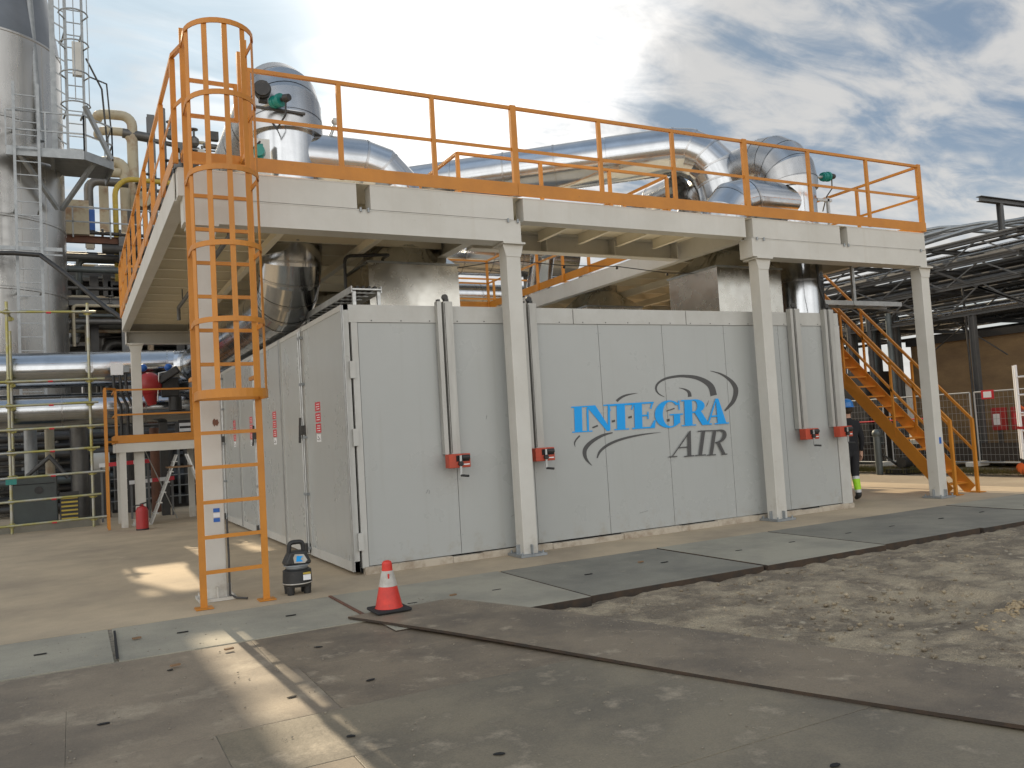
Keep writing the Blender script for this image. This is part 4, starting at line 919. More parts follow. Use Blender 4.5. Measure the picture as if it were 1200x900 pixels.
# dark vessels and machinery low down
for x, y, r, h, m_, lab in ((-3.6, 19.5, .55, 2.6, 'darksteel', 'dark upright vessel left of the scaffold bay'), (-2.3, 20.5, .7, 3.0, 'pipegreen', 'grey green upright vessel behind the lower duct'), (-.8, 21.0, .8, 2.9, 'darksteel', 'black upright vessel behind the stepladder'), (.9, 20.0, .7, 2.8, 'darksteel', 'black upright vessel nearest the enclosure back')):
    t = thing('vessel', (x, y, 0), lab, 'vessel'); MB().lathe((x, y, 0), [(r, .25), (r, h-.3), (r*.8, h-.1), (r*.3, h), (0.01, h+.02)], 28).build('shell', m_, t)
    l_ = MB()
    for a in range(0, 360, 120): l_.box(x+r*.8*math.cos(R(a))-.05, y+r*.8*math.sin(R(a))-.05, 0, x+r*.8*math.cos(R(a))+.05, y+r*.8*math.sin(R(a))+.05, .4)
    l_.build('legs', 'darksteel', t); MB().tube([(x, y-r-.02, .6), (x, y-r-.2, .6), (x, y-r-.2, h-.3)], .06, 8).build('level_pipe', 'rackpipe', t)
t = thing('heat_exchanger', (-1, 22.6, 1), 'long dark exchanger lying low behind the small orange platform', 'exchanger')
MB().tube([(-4.6, 22.8, 1.35), (-4.3, 22.8, 1.35), (4.2, 22.8, 1.35), (4.5, 22.8, 1.35)], .85, 24, rs=[.5, .85, .85, .5]).build('shell', 'darksteel', t)
for x in (-3.2, 0.2, 3.2): MB().box(x-.15, 22.2, 0, x+.15, 23.4, .7).build('saddle', 'greysteel', t)
t = thing('control_cabinet', (-3.95, 12.9, 0), 'dark green grey cabinet with round port behind the scaffold', 'cabinet')
MB().box(-4.55, 13.15, .1, -3.55, 13.8, 1.3).build('casing', 'tank', t, bevel=.02); MB().cyl((-3.95, 13.15, .95), (-3.95, 13.12, .95), .09, n=20).build('port', 'black', t); MB().box(-4.55, 13.14, 1.1, -3.6, 13.149, 1.115).build('seam', 'gap', t)
MB().box(-4.6, 13.1, .003, -3.5, 13.9, .1).build('plinth', 'darksteel', t); MB().tube([(-4.2, 13.4, 1.3), (-3.7, 13.4, 1.75), (-3.3, 13.3, 1.2)], .05, 8).build('cable', 'darksteel', t)
t = thing('warning_board', (-3.35, 13.0, 0), 'black board with yellow lines standing behind the scaffold', 'board'); MB().box(-3.5, 13.0, .12, -3.08, 13.03, .86).build('panel', 'black', t)
b = MB()
for i in range(6): b.box(-3.47, 12.994, .19+i*.1, -3.11, 12.999, .23+i*.1)
b.build('line_row', 'yellow', t)
t = thing('motor', (-2.5, 15.5, .0), 'pale grey electric motor low behind the scaffold', 'motor'); MB().cyl((-2.75, 15.2, 1.5), (-2.3, 15.2, 1.5), .28, n=20).build('body', 'lightgrey', t); MB().box(-2.8, 15.0, 0, -2.3, 15.4, 1.25).build('stand', 'darksteel', t)
for i, (x, y, h) in enumerate(((-4.2, 16, 2.6), (-3.75, 16.3, 2.6), (-3.0, 16, 2.6), (-1.7, 16.4, 2.5), (-1.1, 15.6, 2.4))):
    o = MB().tube([(x, y, 0), (x, y, h)], (.16, .12, .22, .1, .13)[i], 14).build('standpipe', ('galvdull', 'cream', 'rackpipe', 'darksteel', 'rust')[i])
    tag(o, ('grey', 'cream', 'thick grey', 'black', 'rust brown')[i]+' vertical pipe below the lower duct', 'pipe')
for i, (x0, x1, y, h, lab) in enumerate(((-2.2, -1.2, 16.8, 1.5, 'black pump set low behind the small orange platform'), (-.9, .3, 17.2, 1.9, 'black compressor set low behind the stepladder'))):
    t = thing('pump_set', (x0, y, 0), lab, 'pump'); MB().box(x0, y, 0, x1, y+.8, .3).build('base_frame', 'darksteel', t); MB().cyl((x0+.15, y+.4, .75), (x1-.3, y+.4, .75), .36, n=20).build('motor', 'black', t); MB().cyl((x1-.28, y+.4, .7), (x1-.08, y+.4, .7), .42, n=20).build('casing', 'darksteel', t)
    for k in range(5): xx = x0+.1+k*(x1-x0)/5; MB().tube(roundpath([(xx, y-.1, .1), (xx, y-.1, h+.3*(k % 2)), (xx+.5, y-.1, h+.3*(k % 2))], .15, 3), (.05, .08, .04, .1, .06)[k], 8).build('pipe', ('rackpipe', 'darksteel', 'galvdull', 'darksteel', 'pipegreen')[k], t)
    for k in range(3): MB().bar((x0-.3, y-.3, .35+k*.32), (x1+.3, y-.3, .35+k*.32), .035, .035).build('rail', 'galvdull', t)
    for xx in (x0-.3, x1+.3): MB().bar((xx, y-.3, 0), (xx, y-.3, 1.05), .04, .04).build('rail_post', 'galvdull', t)
t = thing('pipe_bank', (-5, 18.6, 0), 'bank of dark horizontal pipes low behind the lower duct', 'pipe bank')
for k in range(10): MB().tube([(-6.5, 18.5+.12*(k % 3), .25+k*.26), (2.2, 18.5+.12*(k % 3), .25+k*.26)], (.10, .13, .08, .12, .10, .06, .13, .09, .11, .07)[k], 10).build('pipe', ('darksteel', 'black', 'darksteel', 'pipegreen', 'black', 'rackpipe', 'darksteel', 'black', 'darksteel', 'rackpipe')[k], t)
for x in (-6, -3.2, -1.7, -.2, 1.6): MB().box(x-.06, 18.3, 0, x+.06, 18.36, 2.9).build('pipe_stand', 'darksteel', t)
for i, x in enumerate((-2.95, -1.9, .35)):
    MB().box(x, 18.05, .1, x+.5, 18.3, 1.2+.35*i).build('panel_box', ('black', 'darksteel', 'black')[i], t)
t = thing('process_hall', (0, 40, 0), 'dark plant hall far behind the pipe frame', 'building'); MB().box(-22, 38, 0, 12, 52, 10.2).build('wall', 'darksteel', t); MB().box(-22.2, 37.9, 10.2, 12.2, 52.2, 10.5).build('roof', 'coping', t)
for i in range(9): MB().box(-15+i*3, 37.96, 2, -13.6+i*3, 37.99, 4.5).build('window', 'greysteel', t)
o = MB().box(-12, 12.6, 0, -2.65, 12.95, .16).build('low_kerb', 'slabdark'); tag(o, 'low concrete kerb under the scaffold', 'kerb')

# ------------------------------------------------------------------ scaffold at left
sc = thing('tube_scaffold', (-3.6, 12.3, 0), 'tube scaffold with yellow green couplers before the shiny ducts', 'scaffold')
for x in (-6.3, -4.48, -2.78):
    for y in (12.3, 13.4):
        if y > 13 and x > -4: continue
        o = MB().tube([(x, y, .005), (x, y, 5.45 if y < 13 else 4.9)], .034, 8).build('standard', 'scaff', sc)
        for z in (.2, .75, 1.3, 1.88, 2.42, 2.98, 3.55, 5.2): c = MB(); c.cyl((x, y, z-.05), (x, y, z+.05), .062, n=8); c.box(x-.09, y-.03, z-.03, x+.09, y+.03, z+.03); c.build('coupler', 'scaffy', o)
b = None
for k, z in enumerate((.2, .75, 1.3, 1.88, 2.42, 2.98, 3.55, 5.2)):
    o = MB().tube([(-8, 12.24, z-.06), (-2.6 if k % 2 else -2.45, 12.24, z+.03)], .03, 8).build('ledger', 'scaff', sc)
    MB().tube([(-3.66, 12.24, z), (-3.56, 12.24, z)], .033, 8, cap=False).build('red_tape', 'stickred', o)
for z in (1.88, 3.55, 5.2): MB().tube([(-4.48, 12.2, z+.08), (-4.48, 13.6, z+.08)], .03, 8).build('transom', 'scaff', sc)
MB().box(-4.58, 12.22, 1.15, -4.36, 12.24, 1.32).build('scaffold_tag', 'teal', sc)

# ------------------------------------------------------------------ small orange platform
sp3 = thing('small_platform', (-2.2, 11.0, 0), 'small valve platform with white beams and orange rails behind the left column', 'platform')
for x in (-2.16, -.5):
    for y in (11.1, 12.6): MB().box(x-.07, y-.07, 0, x+.07, y+.07, 1.74).build('leg', 'white', sp3)
b = MB(); b.box(-2.3, 11.0, 1.742, -.3, 11.1, 1.95); b.box(-2.3, 12.6, 1.742, -.3, 12.7, 1.95); b.box(-2.3, 11.101, 1.745, -2.2, 12.6, 1.948); b.build('beam', 'white', sp3)
MB().box(-2.3, 11.02, 1.951, -.3, 12.7, 1.975).build('deck', 'galvdull', sp3)
b = MB(); b.box(-2.31, 10.985, 1.955, -.3, 10.995, 2.14); b.box(-2.32, 10.99, 1.955, -2.311, 12.7, 2.14); b.build('toe_plate', 'orange', sp3)
g = MB()
for z in (2.62, 3.2): g.bar((-2.28, 11.02, z), (-.3, 11.02, z), .04, .04); g.bar((-2.28, 11.02, z), (-2.28, 12.65, z), .04, .04)
g = g.build('guardrail', 'orange', sp3)
for x in (-2.28, -.62, -.36): MB().box(x-.03, 10.996, 1.98, x+.03, 11.05, 3.22).build('post', 'orange', g)
lad = MB(); lad.bar((-2.5, 10.75, .01), (-2.5, 10.75, 3.24), .055, .055); lad.bar((-2.5, 11.3, .01), (-2.5, 11.3, 3.24), .055, .055); lad.bar((-2.5, 10.75, 3.22), (-2.28, 11.02, 3.22), .05, .05); lad.bar((-2.5, 10.75, 2.0), (-2.28, 10.99, 2.0), .05, .05)
z = .35
while z < 2.1: lad.bar((-2.5, 10.75, z), (-2.5, 11.3, z), .03, .03); z += .3
lad.build('access_ladder', 'orange', sp3)
va = thing('red_valve', (-1.4, 12.9, 3.3), 'red round valve actuator with black gearbox at the duct elbow', 'valve')
MB().sphere((-1.42, 12.55, 3.42), .30, .22, .32, 20, 12).build('actuator', 'red', va); MB().cyl((-1.42, 12.55, 3.2), (-1.36, 12.6, 2.92), .17, .11, n=18).build('spring_can', 'red', va)
b = MB(); b.box(-1.13, 12.5, 3.1, -.72, 12.85, 3.6); b.cyl((-.82, 12.6, 2.75), (-.82, 12.6, 3.1), .16, n=16); b.bar((-1.2, 12.5, 3.5), (-.75, 12.3, 3.8), .12, .2); b.build('gearbox', 'black', va, bevel=.03)
for x in (-1.55, -.95): MB().sphere((x, 12.6, 3.86), .10).build('cap', 'blue', va)
MB().tube([(-1.25, 12.45, 3.0), (-1.2, 12.4, 3.7), (-.95, 12.4, 3.75)], .018, 6).build('air_tube', 'alul', va)
t = thing('junction_box', (-2.15, 12.4, 3.9), 'white junction box with black conduits on the upper duct', 'junction box'); MB().box(-2.3, 12.45, 3.68, -2.02, 12.6, 3.98).build('casing', 'stickwhite', t); MB().box(-2.0, 12.45, 3.75, -1.88, 12.55, 3.9).build('side_box', 'galvdull', t)
for dx, y in ((-.1, 12.4), (.05, 12.42), (.18, 12.45)): MB().tube([(-2.15+dx, 12.5, 3.7), (-2.13+dx, y, 3.2), (-2.0+dx, y, 2.9), (-2.0+dx, y, 1.98)], .035, 8).build('conduit', 'black', t)
fe = thing('fire_extinguisher', (-1.86, 10.02, 0), 'red fire extinguisher standing at the foot of the back column', 'fire extinguisher')
MB().lathe((-1.86, 10.02, 0), [(.001, .012), (.125, .012), (.13, .03), (.13, .43), (.1, .5), (.04, .53), (.04, .57), (.001, .57)], 24).build('cylinder', 'red', fe)
MB().tube([(-1.86, 9.99, .55), (-1.98, 9.95, .56), (-2.05, 9.95, .5)], .014, 6).build('hose', 'black', fe); MB().bar((-1.9, 10.02, .57), (-1.76, 10.02, .6), .03, .03).build('valve_handle', 'black', fe); MB().lathe((-1.86, 10.02, 0), [(.001, .004), (.134, .004), (.134, .035), (.131, .035)], 24).build('foot_ring', 'black', fe)
sl_ = thing('step_ladder', (-.95, 12.0, 0), 'aluminium step ladder opened beneath the small platform', 'step ladder')
for y in (11.35, 11.75): MB().bar((-1.58, y-.05, .0), (-.95, y, 1.62), .07, .035).build('rail', 'alul', sl_); MB().bar((-.15, y-.05, 0), (-.72, y, 1.62), .05, .035).build('rear_rail', 'alul', sl_)
for k in range(6): z = .25+k*.24; MB().box(-1.58+.63*z/1.62-.04, 11.32, z-.012, -1.58+.63*z/1.62+.07, 11.75, z+.012).build('step', 'alul', sl_)
MB().box(-1.18, 11.28, 1.3, -.62, 11.8, 1.34).build('top_tray', 'wood', sl_)
t = thing('pallet_sign', (-.3, 12.9, 2), 'small dark notice with pale print on the small platform', 'notice'); MB().box(-.75, 12.75, 2.15, -.35, 12.77, 2.5).build('board', 'black', t)
b = MB()
for r_ in range(2):
    b.box(-.72, 12.742, 2.2+r_*.14, -.40, 12.748, 2.28+r_*.14)
b.box(-.73, 12.744, 2.2, -.722, 12.747, 2.42)
b.build('print', 'stickwhite', t)
for i, (z, x0, x1) in enumerate(((1.45, -2.6, -1.4), (.95, -1.9, -.8))):
    t = thing('barrier_rail', (x0, 13.4+i*.3, z), 'red and white striped barrier bar, '+('upper one behind the small platform leg' if i == 0 else 'lower one near the stepladder'), 'barrier')
    n = 6
    for k in range(n): MB().bar((x0+(x1-x0)*k/n, 13.4+i*.3, z+.04*k/n), (x0+(x1-x0)*(k+1)/n, 13.4+i*.3, z+.04*(k+1)/n), .04, .1).build('stripe', 'stickred' if k % 2 else 'stickwhite', t)
    for x in (x0+.05, x1-.05): MB().bar((x, 13.45+i*.3, 0), (x, 13.45+i*.3, z), .05, .05).build('post', 'greysteel', t)
b = MB().tube([(-1.7, 11.6, 1.9), (-.9, 12.3, .02)], .012, 6).build('guy_wire', 'galv'); tag(b, 'thin slanting guy wire beside the stepladder', 'wire')

# ------------------------------------------------------------------ right background: pipe rack
rk = thing('pipe_rack', (19, 5, 0), 'dark multi level steel pipe rack crossing behind the right end', 'pipe rack')
X0, X1 = 19.0, 24.4
for y in (-5.5, 3.95, 13.0, 22, 31):
    for x in (X0, X1): MB().ibeam((x, y, 0), (x, y, 4.14), .15, .16, up=(0, 1, 0)).build('column', 'racksteel', rk)
for y in (-5.5, -1.0, 1.9, 5.6, 9.5, 13, 22, 31):
    for x in (X0, X1): MB().bar((x, y, 4.26), (x, y, 6.14), .09, .09).build('rack_post', 'racksteel', rk)
lev = [4.2, 5.0, 5.6, 6.2]
for z in lev:
    for x in (X0, X1): MB().ibeam((x, -9, z), (x, 40, z), .09, .10).build('side_beam', 'racksteel', rk)
    y = -8
    b = MB()
    while y < 40: b.ibeam((X0-.2, y, z-.02), (X1+.2, y, z-.02), 0.09, .11); y += 2.6
    b.build('crossbeams', 'darksteel', rk)
np_ = 0
for z in lev:
    x = X0+.35
    while x < X1-.2:
        r = random.choice((.035, .045, .055, .07, .10)); zz = z+.1+r
        if random.random() < .86: MB().tube([(x, -9, zz), (x, 40, zz)], r, 8).build('pipe', random.choice(('rackpipe', 'racksteel', 'darksteel', 'racksteel', 'alu2')), rk)
        x += r*2+random.uniform(.18, .5)
y = -8; k = 0
while y < 38:
    for x in (X0, X1): MB().bar((x, y, lev[0]), (x, y+2.6, lev[1] if k % 2 else lev[2]), .06, .06).build('brace', 'darksteel', rk)
    MB().bar((X0, y, 4.25), (X0, y+1.3, 4.9), .06, .06).build('brace', 'darksteel', rk); y += 2.6; k += 1
# lattice between the levels
b = MB(); y = -8.5
while y < 34:
    for k in range(3):
        for x in (X0, X0+2.6): b = MB(); b.bar((x, y, lev[k]), (x, y+1.1, lev[k+1]), .035, .035); b.bar((x, y+1.1, lev[k+1]), (x, y+2.2, lev[k]), .035, .035); b.build('lattice_brace', 'racksteel', rk)
    y += 2.2
for z, n_ in ((4.62, 7), (5.28, 8), (5.9, 7)):
    for k in range(n_): x = X0+.3+k*.7+random.uniform(-.1, .1); MB().tube([(x, -9, z), (x, 40, z)], random.choice((.02, .03, .045)), 6).build('conduit', random.choice(('racksteel', 'darksteel', 'galvdull')), rk)
# overhead portal and cable ladders on top
for y in (3.2, -1.2): 
    MB().ibeam((X0-.4, y, 7.2), (X0+5.5, y, 7.2), .16, .14).build('portal_beam', 'racksteel', rk); MB().ibeam((X0+.5, y, 6.2), (X0+.5, y, 7.13), .13, .13, up=(0, 1, 0)).build('portal_post', 'racksteel', rk)
for y0_, zt_ in ((8.8, 7.35), (7.4, 7.15), (6.0, 6.95)):   # cable ladders arching over the rack
    P_ = [(19.2+.55*k, y0_-.62*k, 6.3+(zt_-6.3)*math.sin(math.pi*min(1, (k+.6)/9))) for k in range(10)]
    for off in (0, .45): MB().tube([(p[0]+off*.5, p[1]+off, p[2]) for p in P_], .055, 6).build('arched_rail', 'galvdull', rk)
for i in range(9):
    o_ = i*.2; MB().tube(roundpath([(19.4+o_, 34, 6.6), (19.4+o_, 10.6-o_*.8, 6.9), (25, 6.4-o_, 7.75), (36, 2-o_*2, 7.3)], 3.4, 9), .05, 8).build('arched_pipe', 'rackpipe' if i % 3 else 'darksteel', rk)
# down-comers at the rack's leg
dc = thing('downcomer_pipes', (18.6, 6.8, 0), 'bundle of dark vertical pipes dropping from the rack behind the stairs', 'pipe bundle')
for i in range(13):
    x = 19.0+(i % 5)*.3+random.uniform(-.05, .05); y = 6.6+(i//5)*.75+(i % 5)*.16; r = random.choice((.06, .09, .12))
    MB().tube([(x, y, 0), (x, y, 4.6)], r, 10).build('pipe', 'darksteel' if i % 3 else 'pipegreen', dc)
MB().box(18.9, 7.6, .0, 20.4, 8.5, 2.9).build('valve_manifold', 'darksteel', dc)
for y in (7.9, 8.6): MB().tube([(19.4, y+.5, 0), (19.4, y+.5, 4.6)], .17, 12).build('pipe', 'darksteel', dc)
bw = thing('brown_building', (20, 0, 0), 'long low brown brick building with dark flat roof edge behind the fence', 'building')
MB().box(20.3, -14, 0, 30, 6.9, 3.62).build('wall', 'brick', bw); b = MB(); b.box(20.2, -14.1, 3.6, 30.1, 7.0, 3.8); b.build('roof_edge', 'coping', bw)
# cross wires
b = MB().tube([(19.5, 6.0, 5.0), (19.9, 3.6, 3.0)], .02, 6).tube([(19.5, 3.5, 4.6), (19.9, 6.4, 3.0)], .02, 6).build('brace_wire', 'darksteel'); tag(b, 'pair of thin crossed brace wires beside the right column', 'wire')
b = MB().tube([(19.6, 4.5, .0), (19.6, 4.55, 5.2)], .03, 6).build('thin_pole', 'darksteel'); tag(b, 'thin dark pole standing against the brown building', 'pole')
lm = thing('street_lamp', (50, 25, 0), 'distant two armed street lamp right of the far column', 'street lamp')
MB().tube([(50, 25, 0), (50, 25, 6.6)], .09, 8).build('pole', 'galvdull', lm)
for s, z in ((-1, 7.3), (1, 7.3)): MB().tube([(50, 25, 6.55), (50+s*.9, 25-s*.4, 7.0), (50+s*1.7, 25-s*.8, z)], .05, 6).build('arm', 'galvdull', lm); MB().box(50+s*1.5-.3, 25-s*.8-.1, z-.03, 50+s*1.5+.3, 25-s*.8+.1, z+.08).build('lamp_head', 'greysteel', lm)

# fence panels
def fence_panel(y0, y1, x, lab, cloth):
    t = thing('mesh_fence', (x, y0, 0), lab, 'fence panel', 'site fence panels before the brown building')
    f = MB(); zt = 2.0; L_ = [(x, y0+.04, .1), (x, y0+.04, zt), (x, y1-.04, zt), (x, y1-.04, .1), (x, y0+.04, .1)]
    f.tube(L_[:2], .024, 8); f.tube(L_[1:3], .024, 8); f.tube(L_[2:4], .024, 8); f.tube(L_[3:], .024, 8); f.build('frame', 'mesh', t)
    wv = MB(); n = int((y1-y0)/.12)
    for i in range(1, n): y = y0+(y1-y0)*i/n; wv.bar((x, y, .12), (x, y, zt-.02), .005, .005)
    for i in range(1, 10): z = .12+i*.19; wv.bar((x, y0+.05, z), (x, y1-.05, z), .008, .008)
    wv.build('wire_mesh', 'mesh', t)
    MB().box(x-.35, y0-.1, 0, x+.35, y0+.1, .12).build('foot_block', 'lightgrey', t)
    if cloth: MB().box(x+.03, y0+.1, .15, x+.04, y1-.1, .62).build('shade_cloth', 'shade', t)
fl = ['mesh fence panel left of the stairs', 'mesh fence panel behind the stair foot', 'mesh fence panel behind the red cabinets', 'mesh fence panel at the right edge', 'mesh fence panel beyond the right edge', 'far mesh fence panel beside the person']
for i, y in enumerate((6.6, 3.9, 1.2, -1.5, -4.2, 9.3)): fence_panel(y, y+2.65, 18.45+.12*(y < 5), fl[i], i in (0, 1, 2, 5))
MB_ = MB()
for i in range(9000):
    x = 17.9+random.gauss(0, .22); y = random.uniform(-4, 12); h = random.uniform(.05, .2); a = random.uniform(-.1, .1)
    MB_.add([(x-.02, y, -.13), (x+.02, y+.015, -.13), (x+a, y+a, -.13+h)], [(0, 1, 2)])
tag(MB_.build('weeds', 'weeds'), 'dry yellow weeds along the foot of the fence', 'weeds', kind='stuff')
for i, (y, lab) in enumerate(((3.6, 'red fire hose cabinet, left of the pair on the fence'), (3.05, 'red fire hose cabinet, right of the pair near the scaffold tower'))):
    t = thing('hose_cabinet', (19.3, y, .9), lab, 'hose cabinet', 'red cabinets behind the fence'); MB().box(19.2, y-.2, .93, 19.32, y+.2, 1.55).build('casing', 'red', t, bevel=.02); MB().box(19.17, y-.05, 1.08, 19.2, y+.12, 1.38).build('pictogram', 'stickwhite' if i == 0 else 'stickred', t); MB().box(19.22, y-.05, 0, 19.3, y+.05, .93).build('stand', 'darksteel', t)
t = thing('fence_sign', (18.5, 3.4, 1.9), 'small red and white notice on the fence top', 'sign'); MB().box(18.52, 3.24, 1.80, 18.54, 3.58, 2.04).build('board', 'stickred', t); MB().box(18.514, 3.3, 1.84, 18.519, 3.52, 2.0).build('symbol', 'stickwhite', t)
for i, y in enumerate((8.0, 2.6)):
    o = MB().tube([(18.4, y, 1.32), (18.4, y-3.2, 1.36)], .022, 6).build('barrier_tape', 'stickred' if i == 0 else 'stickwhite'); tag(o, ('red' if i == 0 else 'pale')+' barrier tape stretched along the mesh fence', 'tape')
mt = thing('mobile_scaffold', (18.3, 2.2, 0), 'white mobile scaffold tower with orange braces at the right edge', 'scaffold tower')
for x, y in ((18.0, 2.33), (18.0, 0.8), (17.7, 2.1), (17.7, 0.5)):
    MB().tube([(x, y, .25), (x, y, 2.6)], .035, 8).build('upright', 'stickwhite', mt); MB().cyl((x-.05, y, .0), (x+.05, y, .0), .14, n=14).build('castor', 'orangered', mt); MB().bar((x, y, .1), (x, y, .3), .05, .05).build('castor_stem', 'black', mt)
    MB().box(x-.045, y-.045, 1.0, x+.045, y+.045, 1.06).build('band', 'red', mt)
for z in (.5, .95, 1.4, 1.85, 2.3): b = MB(); b.tube([(18.0, 2.33, z), (18.0, 0.8, z)], .025, 6); b.tube([(17.7, 2.1, z), (17.7, 0.5, z)], .025, 6); b.build('rung', 'stickwhite', mt)
b = MB(); b.tube([(18.0, 2.1, .8), (17.3, 0.8, 1.5)], .04, 6); b.tube([(18.0, 2.0, 1.9), (17.7, 0.6, 2.3)], .04, 6); b.tube([(18.0, .9, .6), (18, 2.3, 1.6)], .03, 6); b.build('diagonal_brace', 'orangered', mt)
# black pump skid under the stairs
ps_ = thing('pump_skid', (18.0, 5.8, -.15), 'black pump skid on the ground under the stairs', 'pump')
MB().box(17.5, 5.3, -.18, 18.3, 6.0, -.04).build('base_frame', 'black', ps_); MB().cyl((17.7, 5.6, .14), (18.0, 5.6, .14), .16, n=18).build('motor', 'black', ps_); MB().cyl((18.02, 5.6, .14), (18.18, 5.6, .14), .2, n=18).build('impeller_case', 'darksteel', ps_)
MB().tube([(17.4, 6.1, -.18), (17.4, 6.1, .95)], .1, 10).build('post', 'pipegreen', ps_); MB().sphere((17.4, 6.1, 1.0), .13).build('post_cap', 'pipegreen', ps_); MB().bar((17.45, 6.0, .4), (17.9, 5.8, .0), .05, .05).build('strut', 'black', ps_)
# far background items
for i, (x, y, w_, h, m_, lab) in enumerate(((34, 22, 5, 2.4, 'yellow', 'yellow site container far behind the stairs'), (42, 19, 7, 2.6, 'lightgrey', 'pale site cabin far behind the fence'), (30, 27, 3, 3.2, 'cream', 'cream site hut far behind the person'))):
    t = thing('site_container', (x, y, 0), lab, 'container'); MB().box(x, y, 0.02, x+w_, y+2.4, h).build('body', m_, t); b = MB()
    for k in range(int(w_/.5)): b.box(x+.2+k*.5, y-.02, .15, x+.42+k*.5, y-.001, h-.15)
    b.build('ribs', m_, t); MB().box(x-.05, y-.05, h, x+w_+.05, y+2.45, h+.08).build('roof', 'coping', t)
t = thing('far_warehouse', (60, 60, 0), 'long pale warehouse on the far horizon', 'building'); MB().box(20, 75, 0, 120, 95, 5).build('wall', 'farwall', t); MB().box(19.5, 74.5, 5, 120.5, 95.5, 5.4).build('roof', 'coping', t)
t = thing('far_warehouse', (70, 20, 0), 'low grey warehouse behind the brown building', 'building'); MB().box(75, -30, 0, 95, 60, 4.2).build('wall', 'farwall', t); MB().box(74.5, -30.5, 4.2, 95.5, 60.5, 4.6).build('roof', 'coping', t)
t = thing('steel_gantry', (17, 21, 0), 'grey steel gantry with dark pipes far behind the stairs top', 'gantry')
for x in (15.4, 18.4):
    for y in (20, 23): MB().ibeam((x, y, 0), (x, y, 6.6), .24, .26, up=(0, 1, 0)).build('column', 'darksteel', t)
for z in (2.4, 3.6, 4.9, 6.4):
    for y in (20, 23): MB().ibeam((14.6, y, z), (19.4, y, z), .18, .24).build('beam', 'darksteel', t)
for i in range(12): x = 15+i*.36; MB().tube([(x, 21.5, 0), (x, 21.5, random.uniform(3, 6.5))], random.choice((.08, .14, .2)), 10).build('pipe', 'darksteel' if i % 2 else 'pipegreen', t)
for i in range(9): z = 2.6+i*.45; MB().tube([(14.2, 20.6+i*.2, z), (19.6, 20.6+i*.2, z)], random.choice((.06, .1)), 8).build('pipe', random.choice(('rackpipe', 'darksteel')), t)

# ------------------------------------------------------------------ small things
cn = thing('traffic_cone', (-.5, -2.5, .035), 'red and white traffic cone on the tip of the long brown plate', 'traffic cone')
cz = .05; c = (-.5, -2.52, cz)
MB().box(-.70, -2.72, cz-.012, -.30, -2.32, cz+.022).build('base', 'rubber', cn, bevel=.015)
cnb = cn.children[-1]
MB().lathe(c, [(.155, .022), (.150, .03), (.1, .255)], 32).build('body', 'conered', cn)
MB().lathe(c, [(.1035, .252), (.1025, .256), (.064, .415), (.061, .417)], 32).build('sleeve', 'conewhite', cn)
MB().lathe(c, [(.06, .41), (.056, .49), (.046, .515), (.02, .525), (.001, .526)], 32).build('tip', 'conered', cn)
MB().box(-.525, -2.607, cz+.34, -.508, -2.595, cz+.39).build('scuff', 'conered', cn)
gm = thing('gas_monitor', (-.95, -.65, 0), 'black portable area gas monitor with carry handle beside the caged ladder', 'gas monitor')
gx, gy = -.95, -.66
MB().lathe((gx, gy, 0), [(.001, .09), (.15, .09), (.165, .13), (.165, .14), (.16, .27), (.13, .285), (.001, .285)], 32).build('base_body', 'black', gm)
MB().lathe((gx, gy, 0), [(.1665, .122), (.1675, .128), (.1665, .134)], 32).build('light_ring', 'conewhite', gm)
for a in (35, 145, 215, 325): x, y = gx+.115*math.cos(R(a)), gy+.115*math.sin(R(a)); MB().lathe((x, y, 0), [(.001, .003), (.04, .003), (.048, .1), (.001, .1)], 12).build('foot', 'black', gm)
MB().lathe((gx, gy, 0), [(.115, .284), (.125, .30), (.125, .315), (.15, .322), (.15, .335), (.001, .335)], 32).build('sensor_ring', 'galvdull', gm)
MB().prism([(gx-.15, .336), (gx+.15, .336), (gx+.145, .37), (gx+.115, .44), (gx+.095, .485), (gx-.085, .485), (gx-.12, .42), (gx-.145, .37)], 'y', gy-.10, gy+.10).build('head', 'black', gm, bevel=.02)
MB().tube(roundpath([(gx-.09, gy, .42), (gx-.075, gy, .585), (gx+.075, gy, .585), (gx+.09, gy, .42)], .045, 5), .026, 12).build('carry_handle', 'black', gm)
MB().prism([(gx-.05, .36), (gx+.07, .35), (gx+.10, .38), (gx+.06, .45), (gx-.04, .46), (gx-.06, .42)], 'y', gy-.108, gy-.103).build('emblem', 'conewhite', gm)
b = MB(); b.prism([(gx-.03, .375), (gx+.05, .37), (gx+.02, .40), (gx+.05, .43), (gx-.02, .44)], 'y', gy-.111, gy-.109); b.build('emblem_core', 'logoblue', gm)
MB().box(gx+.03, gy-.166, .165, gx+.115, gy-.135, .225).build('label', 'stickwhite', gm); MB().box(gx+.03, gy-.166, .23, gx+.115, gy-.135, .25).build('label_strip', 'yellow', gm)
cn.scale = (.88, .88, .9)
# litter on the slabs
for i, (x, y) in enumerate(((-2.75, -1.9), (-2.55, -3.2), (-2.1, -2.95), (.3, -2.2), (2.9, -2.0))):
    o = MB().prism([(x, y), (x+.07, y+.015), (x+.06, y+.045), (x-.01, y+.03)], 'z', .012, .026).build('wood_chip', 'wood'); tag(o, ('small wood chip on the slab left of the ladder', 'dark chip on the sandy plate', 'small chip near the ladder shadow', 'small chip on the slab behind the cone', 'small chip on the slab before the lettering')[i], 'chip')
o = MB().prism([(-2.925, -2.6), (-2.90, -2.6), (-2.875, -1.35), (-2.895, -1.35)], 'z', .0145, .017).build('drain_slit', 'gap'); tag(o, 'narrow black slit between two slabs on the left', 'slit')
o = MB().box(-.735, -2.6, .004, -.705, -1.17, .016).build('joint_strip', 'rust'); tag(o, 'rusty joint strip between slabs behind the cone', 'joint strip')

